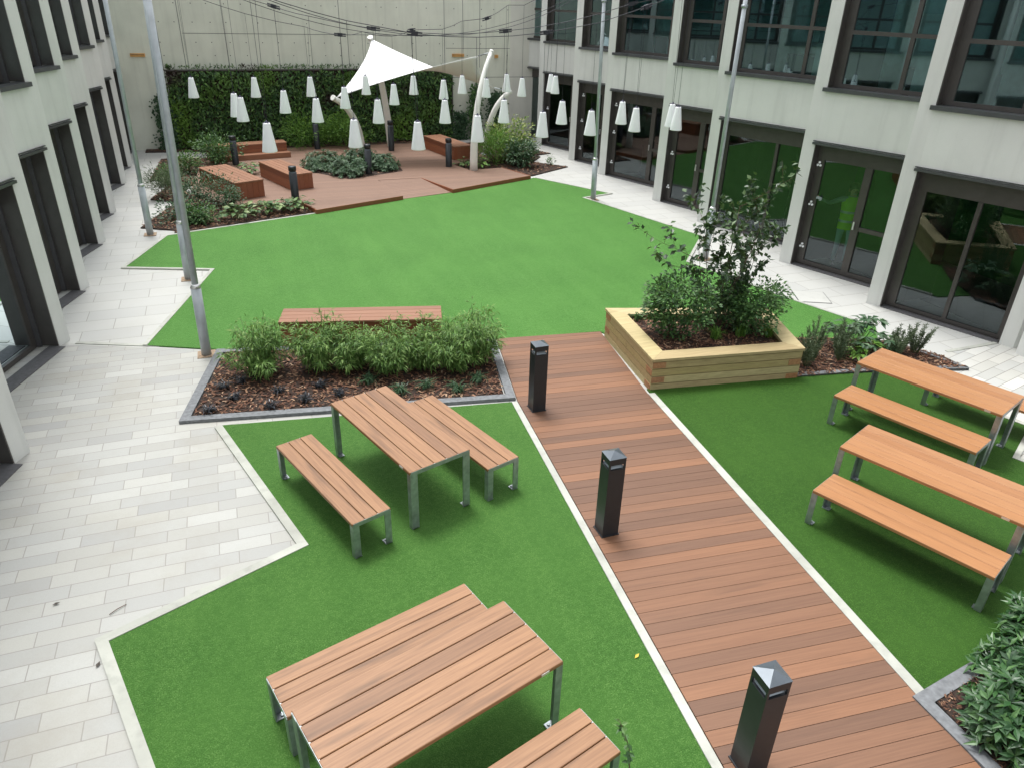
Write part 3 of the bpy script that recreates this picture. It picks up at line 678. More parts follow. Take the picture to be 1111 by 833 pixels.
def rb(px, py, y): return ray_at_y(px, py, y)
b1_ = at(393, 172, .1); mast((b1_.x, b1_.y, .05), rb(392, 122, 24.6), A1, .13, .075, 'short curved cream mast leaning left at the low corner of the sail')
b2_ = at(425, 160, .1); mast((b2_.x, b2_.y + .1, .05), rb(417, 92, 26.7), A2, .13, .08, 'tall cream mast behind the sail, rising above the dark round bollard')
b3_ = at(514, 187, .05); mast((b3_.x, b3_.y, .03), rb(513, 105, 22.3), A3, .125, .06, 'tall curved cream mast before the bark bed, at the right corner of the sail')
b4_ = at(527.5, 167, .05); mast((b4_.x, b4_.y, .03), rb(528, 118, 24.9), A4, .125, .075, 'short curved cream mast leaning right, beside the variegated bush')

# ------------------------------------------------------------------ foliage
def rand_dir(up=.0):
    while True:
        v = Vector((random.uniform(-1, 1), random.uniform(-1, 1), random.uniform(-1, 1)))
        if .05 < v.length < 1: v.normalize(); v.z += up; return v.normalized()
def shrub(kind, loc, label, cat='shrub', R_=.4, H=.7, n=700, L=.06, w=.03, mat='lf_mid', stems=7, stemmat='bark', group=None, up=.5, clump=9, spread=.16, droop=.2, z=0, base=.12, stem_r=.006):
    t = empty(kind, (loc[0], loc[1], z), random.uniform(0, 6), label, cat, group)
    cl_ = []
    st = MB()
    for k in range(clump):
        a = random.uniform(0, 6.28); rr = R_ * math.sqrt(random.random()) * .82; h = H * random.uniform(.45, .95) * (1 - .35 * (rr / R_) ** 2)
        c = Vector((math.cos(a) * rr, math.sin(a) * rr, h)); cl_.append(c)
        if k < max(stems, 3):
            b0 = Vector((c.x * .18, c.y * .18, 0)); mid = Vector((c.x * .5, c.y * .5, h * .55)); st.tube([b0, mid, c], [stem_r, stem_r * .75, stem_r * .4], 5)
    st.build('stems', M[stemmat], t)
    mb = MB()
    for _ in range(n):
        c = random.choice(cl_); v = rand_dir(); rr = random.random() ** .5
        s_ = spread * (R_ / .4) ** .6
        p = c + Vector((v.x * s_ * rr, v.y * s_ * rr, v.z * s_ * rr * .95))
        if random.random() < .3:                              # fill down the stem
            f = random.uniform(base, 1); p = Vector((c.x * (.25 + .75 * f), c.y * (.25 + .75 * f), c.z * f)) + v * s_ * .5
        p.z = max(.02, p.z)
        out_ = Vector((p.x, p.y, 0)); out_ = out_ * (1 / max(.05, R_)) * .9
        d = (v * .8 + out_ + Vector((0, 0, up * random.random()))).normalized(); nm = (Vector((0, 0, 1)) + rand_dir() * .7).normalized()
        mb.leaf(p, d, nm, L * random.uniform(.6, 1.25), w * random.uniform(.7, 1.2), droop)
    mb.build('foliage', M[mat], t)
    return t
def tuft(kind, loc, label, cat='plant', n=40, L=.2, w=.012, mat='lf_dark', z=0, group=None, arch=.8, spread=.03):
    """grass-like clump of arching blades"""
    mb = MB()
    for _ in range(n):
        a = random.uniform(0, 6.28); l = L * random.uniform(.6, 1.1); sp = random.uniform(.3, 1) * arch; b = Vector((random.gauss(0, spread), random.gauss(0, spread), 0))
        dr = Vector((math.cos(a), math.sin(a), 0)); sd = Vector((-math.sin(a), math.cos(a), 0)) * w / 2
        p1 = b + dr * l * .3 * sp + Vector((0, 0, l * .5)); p2 = b + dr * l * .8 * sp + Vector((0, 0, l * (.75 - .25 * sp))); p3 = b + dr * l * 1.05 * sp + Vector((0, 0, l * (.75 - .6 * sp)))
        mb.add([b - sd, b + sd, p1 + sd, p1 - sd, p2 + sd * .7, p2 - sd * .7, p3], [(0, 1, 2, 3), (3, 2, 4, 5), (5, 4, 6)])
    o = mb.build(kind, M[mat]); o.location = (loc[0], loc[1], z); return tag(o, label, cat, group)
def cane_plant(kind, loc, label, n_canes=26, H=.85, R_=.42, leaves=26, L=.085, w=.013, mat='lf_bamboo', group=None, cat='bamboo'):
    t = empty(kind, (loc[0], loc[1], .04), random.uniform(0, 6), label, cat, group)
    st = MB(); lf = MB()
    for _ in range(n_canes):
        a = random.uniform(0, 6.28); s_ = random.uniform(.1, 1) ** .7 * R_; h = H * random.uniform(.45, 1.12) * (1 - .3 * (s_ / R_) ** 2)
        b = Vector((math.cos(a) * s_ * .3, math.sin(a) * s_ * .3, 0)); tip = Vector((math.cos(a) * s_, math.sin(a) * s_, h)); mid = b.lerp(tip, .5) + Vector((0, 0, h * .12))
        st.tube([b, mid, tip], [.004, .003, .0015], 4, cap=False)
        for k in range(leaves):
            f = random.uniform(.12, 1.0) ** .75; p = (1 - f) ** 2 * b + 2 * f * (1 - f) * mid + f * f * tip
            # short side branch
            v = rand_dir(); v.z *= .4; q = p + v * random.uniform(.02, .11)
            for _2 in range(2):
                d = (v + rand_dir() * .7 + Vector((math.cos(a) * .4, math.sin(a) * .4, -.15))).normalized()
                lf.leaf(q, d, (Vector((0, 0, 1)) + rand_dir() * .5).normalized(), L * random.uniform(.6, 1.2), w * random.uniform(.8, 1.3), .25)
    st.build('canes', M['stemgreen'], t); lf.build('foliage', M[mat], t); return t
BB = [((-.10, 10.20), 'feathery bamboo clump on its own at the left end of the bark bed', 30, .80, .42), ((.78, 10.10), 'feathery bamboo clump, first from the left in the joined row before the long bench', 26, .78, .40), ((1.25, 9.95), 'feathery bamboo clump, second from the left in the joined row', 24, .74, .38),
      ((1.72, 9.72), 'feathery bamboo clump in the middle of the joined row above the table', 28, .84, .42), ((2.22, 9.72), 'feathery bamboo clump right of the middle of the joined row', 24, .80, .40), ((2.68, 9.55), 'feathery bamboo clump, second from the right in the joined row', 26, .86, .42), ((3.05, 9.55), 'feathery bamboo clump at the right end of the row beside the boardwalk', 26, .92, .40)]
for p, lb, nc, h, r in BB: cane_plant('bamboo', p, lb, int(nc * 1.7), h * random.uniform(.95, 1.08), r * 1.12, 30, .115, .016, group='bamboo clumps in the bark bed')
DT = [((226.5, 447), 'small black grass tuft closest to the left corner of the bark bed'), ((242, 421), 'small black grass tuft next to the kerb beside the pole'), ((256, 433), 'small black grass tuft between the left corner tufts'), ((293, 442), 'black grass tuft near the lower kerb, left of the table'), ((303, 426), 'black grass tuft in front of the separate bamboo clump'),
      ((331, 435), 'black grass tuft left of the table top corner'), ((347, 420), 'larger black grass tuft between bamboo and table'), ((368, 429), 'black grass tuft touching the table corner'), ((262, 415), 'tiny black grass tuft behind the pole side corner')]
for p, lb in DT: tuft('black_mondo_grass', at(*p, .04), lb, 'grass tuft', 46, .15, .012, 'lf_dark', .04, 'black grass tufts in the bark bed', 1.1)
for p, lb in (((399, 416), 'dark low fern under the middle bamboo, behind the table corner'), ((434, 426), 'dark low fern behind the second bench of the table'), ((462, 420), 'dark low fern between bamboo and slatted bench'), ((497, 424), 'dark low fern under the right bamboo clump'), ((518, 414), 'dark low fern closest to the boardwalk')):
    tuft('fern', at(*p, .04), lb, 'fern', 60, .20, .012, 'lf_lowdark', .04, 'dark ferns under the bamboo', 1.15)

# small birch in the planter
def tree():
    t = empty('birch_tree', (6.72, 8.78, .42), 0, 'slender multi stemmed young tree with dark leaves in the timber planter', 'tree')
    tr = MB(); lf = MB()
    def branch(b, d, L, r, depth):
        pts = [b]; dd = d.normalized()
        for k in range(5):
            dd = (dd + rand_dir() * .13 + Vector((0, 0, .05))).normalized(); pts.append(pts[-1] + dd * L / 5)
        tr.tube(pts, [r * (1 - .16 * k) for k in range(6)], 6)
        if depth < 2:
            for k in range(2, 6):
                for _ in range(1):
                    v = rand_dir(); v.z = abs(v.z) * .4 + .1; branch(pts[k], (dd * .55 + v).normalized(), L * random.uniform(.28, .45), r * .45, depth + 1)
        nl = 10 if depth else 7
        for _ in range(nl):
            f = random.uniform(.2, 1) * 5; i = min(4, int(f)); p = pts[i].lerp(pts[i + 1], f - i) + rand_dir() * .03
            d2 = (rand_dir() * .8 + dd * .4 + Vector((0, 0, -.35))).normalized()
            lf.leaf(p, d2, (Vector((0, 0, 1)) + rand_dir() * .6).normalized(), random.uniform(.075, .115), random.uniform(.055, .08), .15)
    for (dx, dy, L, r) in ((.02, .0, 1.95, .014), (.16, .05, 1.75, .012), (-.14, .08, 1.6, .012), (.10, -.1, 1.3, .009), (-.30, .12, 1.45, .010), (.34, .10, 1.35, .010)):
        branch(Vector((dx * .4, dy * .4, 0)), Vector((dx, dy, 1)), L, r, 0)
    # long drooping side branch to the left, another to the right
    branch(Vector((-.2, .05, 1.1)), Vector((-.95, .5, .25)), 1.05, .007, 1)
    branch(Vector((-.15, .05, .95)), Vector((-1, .25, .15)), .95, .006, 1)
    branch(Vector((.2, .05, 1.2)), Vector((.9, .1, .55)), .75, .006, 1)
    tr.build('trunk', M['bark'], t); lf.build('crown', M['lf_birch'], t)
tree()
shrub('shrub', (6.02, 8.82), 'dense green shrub left of the tree in the timber planter', R_=.52, H=.98, n=3000, L=.062, w=.044, mat='lf_mid', clump=24, stems=14, z=.42, spread=.17)
shrub('shrub', (7.28, 8.72), 'wide green shrub right of the tree in the timber planter', R_=.66, H=.86, n=3600, L=.062, w=.044, mat='lf_mid', clump=28, stems=14, z=.42, spread=.18)
shrub('shrub', (6.75, 8.95), 'dark green shrub behind the tree stems in the timber planter', R_=.5, H=.78, n=1400, L=.05, w=.034, mat='lf_birch', clump=14, stems=10, z=.42, spread=.18)
for p, lb in (((6.55, 8.52), 'green grass tuft at the foot of the tree'), ((7.0, 8.5), 'green grass tuft right of the tree foot'), ((7.4, 8.35), 'green grass tuft near the right corner of the planter')):
    tuft('grass_tuft', p, lb, 'grass tuft', 60, .30, .010, 'lf_bright', .43, 'grass tufts in the timber planter', .7)
tuft('grass_tuft', (5.75, 9.55), 'thin trailing sprig at the left back corner of the planter', 'grass tuft', 18, .22, .02, 'lf_mid', .43, 'grass tufts in the timber planter', .9)

def rosemary(loc, label, H=.5, R_=.2, n=14, z=.04):
    t = empty('rosemary', (loc[0], loc[1], z), random.uniform(0, 6), label, 'herb bush', 'needle leaved bushes beside the timber planter'); st = MB(); lf = MB()
    for _ in range(n):
        a = random.uniform(0, 6.28); s_ = R_ * random.uniform(.3, 1); h = H * random.uniform(.6, 1.1); b = Vector((math.cos(a) * s_ * .25, math.sin(a) * s_ * .25, 0)); tip = Vector((math.cos(a) * s_, math.sin(a) * s_, h))
        st.tube([b, tip], [.005, .002], 4, cap=False)
        for k in range(130):
            f = random.uniform(.15, 1); p = b.lerp(tip, f); d = (rand_dir() + Vector((0, 0, .7))).normalized(); lf.leaf(p, d, rand_dir(), 0.05 * random.uniform(.7, 1.2), .009, .05)
    st.build('stems', M['stemgreen'], t); lf.build('foliage', M['lf_rosem'], t)
for p, h, r, lb in (((7.93, 7.98), .55, .22, 'grey green needle bush touching the timber planter'), ((8.25, 8.25), .62, .2, 'tall grey green needle bush behind the one touching the planter'), ((8.55, 7.95), .5, .22, 'grey green needle bush in the middle of the bark bed'), ((8.72, 8.15), .52, .2, 'grey green needle bush left of the broad leaved plant'),
                   ((9.72, 7.95), .48, .24, 'grey green needle bush just behind the table corner'), ((9.98, 7.85), .48, .24, 'rightmost grey green needle bush, nearest the glazed wall'), ((9.45, 7.75), .4, .2, 'low grey green needle bush behind the table')):
    rosemary(p, lb, h, r, 16)
def broadleaf(kind, loc, label, n=26, H=.4, R_=.35, L=.16, mat='lf_hosta', z=.04, cat='plant', group=None, lobed=False):
    t = empty(kind, (loc[0], loc[1], z), random.uniform(0, 6), label, cat, group); st = MB(); lf = MB()
    for _ in range(n):
        a = random.uniform(0, 6.28); s_ = R_ * random.uniform(.1, 1); h = H * random.uniform(.4, 1) * (1 - .4 * s_ / R_); tip = Vector((math.cos(a) * s_, math.sin(a) * s_, h)); st.tube([(0, 0, 0), tip * .6 + Vector((0, 0, h * .12)), tip], .004, 4, cap=False)
        for q in range(5 if lobed else 1):
            aa = a + (q - 2) * .55 * (1 if lobed else 0) + random.uniform(-.2, .2); d = Vector((math.cos(aa), math.sin(aa), random.uniform(-.25, .25)))
            lf.leaf(tip, d, (Vector((0, 0, 1)) + rand_dir() * .35).normalized(), L * random.uniform(.7, 1.15), L * (.42 if lobed else .55), .22)
    st.build('stems', M['stemgreen'], t); lf.build('foliage', M[mat], t)
broadleaf('fig_leaf_plant', (9.2, 8.25), 'broad lobed green plant between the needle bushes', 46, .62, .50, .17, 'lf_vib', lobed=True)
broadleaf('fig_leaf_plant', (8.98, 7.85), 'low lobed green plant at the corner of the upper right table', 16, .35, .28, .16, 'lf_bright', lobed=True)
# laurels, bottom right
def rosette_bush(kind, loc, label, R_=.42, H=.5, tips=70, L=.11, w=.04, mat='lf_laurel', z=.04, group=None, per=9, cat='shrub'):
    t = empty(kind, (loc[0], loc[1], z), random.uniform(0, 6), label, cat, group); st = MB(); lf = MB()
    for _ in range(tips):
        v = rand_dir(.35); v.z = abs(v.z); rr = random.uniform(.62, 1.0); c = Vector((v.x * R_ * rr, v.y * R_ * rr, .06 + v.z * H * rr)); st.tube([(v.x * .04, v.y * .04, 0), c * .6, c], [.008, .006, .003], 4, cap=False)
        ax_ = (v + Vector((0, 0, .7))).normalized()
        x_ = ax_.cross(Vector((.3, .2, 1))).normalized(); y_ = ax_.cross(x_)
        for k in range(per):
            a = k * 2.4 + random.uniform(-.3, .3); el = random.uniform(.15, .75); d = (x_ * math.cos(a) + y_ * math.sin(a) + ax_ * el).normalized()
            lf.leaf(c + ax_ * random.uniform(-.03, .02), d, ax_, L * random.uniform(.7, 1.15), w * random.uniform(.8, 1.15), .16)
    st.build('stems', M['stemgreen'], t); lf.build('foliage', M[mat], t); return t
for p, r, h, lb in (((5.60, 2.46), .42, .48, 'glossy laurel bush under the end of the lower right bench'), ((5.06, 2.16), .40, .50, 'glossy laurel bush right of the boardwalk, nearest its kerb'), ((5.90, 2.15), .46, .6, 'glossy laurel bush at the right edge of the picture'), ((5.50, 1.74), .44, .56, 'glossy laurel bush at the bottom right corner of the picture'), ((4.98, 1.62), .38, .46, 'low glossy laurel bush cut off by the bottom edge'), ((6.15, 2.70), .40, .5, 'glossy laurel bush beyond the others, at the right edge below the lower right table')):
    rosette_bush('laurel', p, lb, r * .95, h * .92, 130, .13, .042, group='laurel bushes at the bottom right')

# rear bed plants
rosette_bush('viburnum', (2.62, 23.7), 'low evergreen mound at the left of the deck planting', .75, .45, 195, .115, .042, 'lf_vib', DZ, 'evergreen mounds on the rear deck')
rosette_bush('viburnum', (3.25, 22.75), 'low evergreen mound at the front of the deck planting beside the dark bollard', .70, .45, 195, .115, .042, 'lf_vib', DZ, 'evergreen mounds on the rear deck')
rosette_bush('viburnum', (3.75, 23.9), 'low evergreen mound at the back of the deck planting', .75, .48, 180, .115, .042, 'lf_vib', DZ, 'evergreen mounds on the rear deck')
rosette_bush('viburnum', (4.35, 23.15), 'low evergreen mound at the right end of the deck planting', .50, .42, 135, .115, .042, 'lf_vib', DZ, 'evergreen mounds on the rear deck')
mulch([(1.95, 23.5), (3.1, 22.0), (4.85, 22.75), (4.9, 23.7), (3.9, 24.9), (2.2, 24.9)], DZ + .006, 900, .06, 'bark mulch under the evergreen mounds on the rear deck')
shrub('bush', (2.55, 27.4), 'bright green feathery bush at the foot of the green wall, left one', R_=.85, H=1.1, n=1900, L=.14, w=.03, mat='lf_bright', clump=18, up=.9, z=.05, spread=.3)
shrub('bush', (3.85, 27.3), 'bright green feathery bush at the foot of the green wall, right one', R_=.8, H=1.15, n=1700, L=.14, w=.03, mat='lf_bright', clump=16, up=.9, z=.05, spread=.3)
shrub('shrub', (-1.85, 21.55), 'grey green lavender like shrub at the left tip of the rear bed', R_=.55, H=.75, n=1600, L=.10, w=.016, mat='lf_rosem', clump=16, up=1.4, z=.03, spread=.2)
shrub('shrub', (-1.5, 22.4), 'low grey green shrub behind the lavender like one', R_=.4, H=.6, n=800, L=.09, w=.016, mat='lf_rosem', clump=10, up=1.2, z=.03, spread=.2)
shrub('shrub', (-.75, 20.0), 'rounded dark green shrub in front of the chunky block bench', R_=.72, H=.80, n=2100, L=.07, w=.035, mat='lf_vib', clump=20, up=.5, z=.03, spread=.22)
shrub('shrub', (-.25, 19.5), 'small dark green shrub to the right of the rounded one', R_=.4, H=.5, n=800, L=.07, w=.035, mat='lf_vib', clump=10, up=.5, z=.03, spread=.2)
shrub('shrub', (-1.45, 18.9), 'spreading green plant just behind the far left pole', R_=.5, H=.42, n=900, L=.09, w=.04, mat='lf_lowdark', clump=12, up=.4, z=.03, spread=.2)
shrub('shrub', (-.95, 18.65), 'spreading green plant between the poles and the white kerb', R_=.45, H=.38, n=800, L=.09, w=.04, mat='lf_mid', clump=12, up=.4, z=.03, spread=.2)
shrub('shrub', (-.35, 25.2), 'loose green shrub beside the stepped bench', R_=.7, H=.85, n=1700, L=.10, w=.045, mat='lf_mid', clump=18, up=.5, z=.05, spread=.25)
shrub('shrub', (-1.35, 24.3), 'loose leafy plant at the left end of the rear deck', R_=.45, H=.6, n=700, L=.11, w=.045, mat='lf_hosta', clump=10, up=.5, z=.03, spread=.2)
shrub('shrub', (-1.9, 23.2), 'low leafy plant on the bark left of the rear deck', R_=.45, H=.4, n=600, L=.11, w=.045, mat='lf_mid', clump=10, up=.5, z=.03, spread=.2)
HS = [((-.1, 18.72), 'hosta clump first from the left along the white kerb'), ((.28, 18.98), 'hosta clump second from the left along the white kerb'), ((.62, 19.12), 'hosta clump in the middle of the row along the white kerb'), ((1.0, 19.2), 'hosta clump second from the right along the white kerb'), ((1.38, 19.3), 'hosta clump at the right end of the row by the dark bollard'), ((.40, 23.5), 'bright small hosta between the block bench and the dark bollard')]
for p, lb in HS: broadleaf('hosta', p, lb, 38, .38, .32, .20, 'lf_hosta', .04 if p[1] < 22 else DZ, 'plant', 'variegated hostas by the rear deck')
shrub('bush', (8.85, 24.2), 'cream edged bright bush behind the dark green one, right of the masts', R_=.75, H=1.2, n=2000, L=.12, w=.06, mat='lf_yellow', clump=20, up=.4, z=.04, spread=.28)
shrub('bush', (8.15, 23.6), 'bright green grassy bush right of the tall front mast', R_=.65, H=.95, n=1700, L=.17, w=.025, mat='lf_bright', clump=16, up=1.2, z=.04, spread=.25)
shrub('bush', (8.75, 23.0), 'dark green bush at the front of the bed right of the masts', R_=.5, H=.75, n=1300, L=.12, w=.06, mat='lf_vib', clump=14, up=.3, z=.04, spread=.24)
broadleaf('hosta', (6.95, 23.25), 'small hosta between the bench end and the tall front mast', 20, .35, .3, .2, 'lf_hosta', .04, 'plant', 'variegated hostas by the rear deck')
broadleaf('hosta', (7.35, 22.95), 'small green hosta right at the foot of the tall front mast', 20, .4, .3, .2, 'lf_bright', .04, 'plant', 'variegated hostas by the rear deck')
shrub('shrub', (10.0, 25.0), 'small bare looking shrub on the bark near the right hand doors', R_=.3, H=.55, n=160, L=.09, w=.035, mat='lf_mid', clump=8, stems=8, up=.6, z=.03, spread=.16)
mulch([(9.5, 24.5), (10.7, 24.9), (10.1, 25.9), (9.3, 25.6)], .03, 400, .07, 'small triangle of bark mulch beside the right hand doors')
shrub('shrub', (9.9, 23.0), 'tiny sparse shrub at the right tip of the bark bed', R_=.25, H=.3, n=120, L=.08, w=.03, mat='lf_mid', clump=6, up=.6, z=.03, spread=.14)
def climber(x, y, H, W, label, n=900, mat='lf_mid'):
    t = empty('climbing_plant', (x, y, .03), 0, label, 'climber', 'climbers on the back wall'); st = MB(); lf = MB()
    for k in range(5):
        pts = [Vector((random.uniform(-.1, .1), 0, 0))]
        for q in range(6): pts.append(Vector((random.uniform(-W, W) * .6, random.uniform(-.02, .03), H * (q + 1) / 6 * random.uniform(.9, 1))))
        st.tube(pts, .007, 4, cap=False)
        for _ in range(n // 5):
            i = random.randint(0, 5); p = pts[i].lerp(pts[i + 1], random.random()) + Vector((random.gauss(0, W * .35), random.uniform(-.12, .02), random.gauss(0, .08)))
            p.z = max(.05, p.z); lf.leaf(p, rand_dir() * .8 + Vector((0, -.3, -.3)), Vector((0, -1, .4)) + rand_dir() * .5, random.uniform(.08, .14), random.uniform(.05, .08), .15)
    st.build('stems', M['bark'], t); lf.build('foliage', M[mat], t)
climber(-1.95, 28.35, 1.75, .35, 'climbing plant on bare concrete at the left end of the green wall', 1300, 'lf_lowdark')
climber(8.9, 28.35, 1.95, .28, 'tall climbing plant on pale concrete between the two right masts', 1200)
climber(9.75, 28.35, 1.7, .38, 'climbing plant on pale concrete behind the short right mast', 1200, 'lf_lowdark')
climber(8.3, 28.3, 1.0, .35, 'low climbing plant at the right foot of the green wall', 800, 'lf_lowdark')
# leafy twig beside the cut-off bench
def twig():
    t = empty('sapling', (1.98, 2.68, .02), 0, 'thin leafy sapling poking up at the end of the cut off bench', 'sapling'); st = MB(); lf = MB()
    pts = [Vector((0, 0, 0)), Vector((.0, .03, .3)), Vector((-.03, .03, .55)), Vector((-.10, .08, .78))]; st.tube(pts, [.006, .005, .004, .002], 5)
    for i in range(26):
        f = random.uniform(1.3, 3); k = min(2, int(f)); p = pts[k].lerp(pts[k + 1], f - k); lf.leaf(p, rand_dir() + Vector((0, 0, .2)), (Vector((0, 0, 1)) + rand_dir() * .5), random.uniform(.04, .07), random.uniform(.022, .034), .15)
    st.build('stem', M['bark'], t); lf.build('foliage', M['lf_mid'], t)
twig()
for (x, y, z, a, mt, lb) in ((2.63, 3.77, .03, .5, 'yellowleaf', 'yellow fallen leaf on the turf near the boardwalk'), (-1.66, 5.14, .012, 1.2, 'brownleaf', 'dark fallen leaf on the paving by the kerb corner'), (-2.12, 6.04, .012, .2, 'brownleaf', 'dark fallen leaf on the paving at the left')):
    mb = MB(); mb.leaf((0, 0, 0.004), (1, 0, .1), (0, 0, 1), .07, .03, .05); o = mb.build('fallen_leaf', M[mt]); o.location = (x, y, z); o.rotation_euler = (0, 0, a); tag(o, lb, 'leaf')
o = MB().tube([(0, 0, .01), (.06, .05, .012), (.13, .09, .01)], .004, 5).build('dry_twig', M['bark']); o.location = (-1.62, 5.75, .006); tag(o, 'thin dry twig lying on the block paving', 'twig')
# inspection cover in the right paving
mc = empty('inspection_cover', (10.12, 10.47, 0), R(-25), 'square recessed inspection cover in the pale paving near the double door', 'cover')
MB().prism([(-.31, -.31), (.31, -.31), (.31, .31), (-.31, .31)], .0, .004).build('frame', M['sill'], mc); MB().prism([(-.295, -.295), (.295, -.295), (.295, .295), (-.295, .295)], .001, .008).build('lid', M['lid'], mc)

# ------------------------------------------------------------------ green wall
gw = empty('green_wall', (3.17, 28.45, 0), 0, 'planted green wall of mixed dark foliage across the rear of the court', 'green wall')
MB().box(-4.87, 4.87, -.05, .1, .1, 2.50).build('backing_panel', M['soil'], gw)
MB().box(-4.89, 4.89, -.14, .11, 2.50, 2.535).build('top_rail', M['bronze'], gw)
MB().box(4.87, 4.90, -.14, .11, .05, 2.499).build('end_trim', M['bronze'], gw)
lf = MB()
for _ in range(15000):
    x = random.uniform(-4.9, 4.85); z = random.uniform(.08, 2.5); dep = abs(random.gauss(0, .10)) + .05
    d = rand_dir() + Vector((0, -.5, -.55)); s_ = random.uniform(.75, 1.3)
    lf.leaf((x, -dep, z), d, Vector((0, -1, .55)) + rand_dir() * .6, .13 * s_, .05 * s_, .25)
for _ in range(500):
    x = random.gauss(-1, 2.5); x = max(-4.8, min(4.8, x)); lf.leaf((x, -.05, 2.52 + random.random() * .12), rand_dir(.8), Vector((0, -1, .5)) + rand_dir() * .5, .12, .03, .2)
lf.build('foliage', M['lf_wall'], gw)

# ------------------------------------------------------------------ back wall
bw = empty('back_wall', (3, 28.6, 0), 0, 'tall board marked concrete wall closing the rear of the court', 'wall')
MB().box(-8, 7.41, 0, .4, 0, 6.6).build('wall', M['backconc'], bw)
MB().box(7.41, 10, .002, .4, 0, 6.6).build('pale_panel', M['backlight'], bw)
jt = MB()
for x in (-6.1, -5.6, -4.75, -4.05, 1.1, 4.85, 5.55, 6.2): jt.box(x - .008, x + .008, -.004, -.0005, 0 if x < -4 else 2.54, 6.5)
for x0, x1, z in ((-8, -4.9, 2.62), (-4.0, 4.85, 3.62), (4.9, 7.4, 3.2), (-8, -4.9, 5.0), (5.0, 10, 2.2)): jt.box(x0, x1, -.0035, -.0008, z - .007, z + .007)
jt.build('panel_joints', M['sill'], bw)
ht = MB()
for ix in range(-10, 15):
    for z in (2.95, 3.35, 3.95, 4.5):
        if random.random() < .75:
            x = ix * .52 + random.uniform(-.04, .04)
            if x < 7.3: ht.box(x - .014, x + .014, -.003, -.0006, z - .014, z + .014)
ht.build('tie_holes', M['desk'], bw)
for (x, z, lb) in ((-5.45, 2.97, 'orange timber block fixed high on the left part of the rear wall'), (5.35, 2.97, 'orange timber block fixed on the rear wall behind the sail'), (6.85, 2.93, 'small orange timber block fixed beside the tip of the tall right mast')):
    w = .22 if x < 6 else .06
    o = empty('timber_block', (3 + x, 28.6, z), 0, lb, 'block'); MB().box(-w, w, -.10, -.001, -.05, .05).build('block', M['orange'], o); MB().box(-w * .9, w * .9, -.12, -.1005, .012, .02).build('bracket', M['sill'], o)
# pilaster strips on the left of the rear wall
MB().box(-6.2, -5.0, -.05, -.002, 0, 6.59).build('pilaster', M['backconc'], bw)

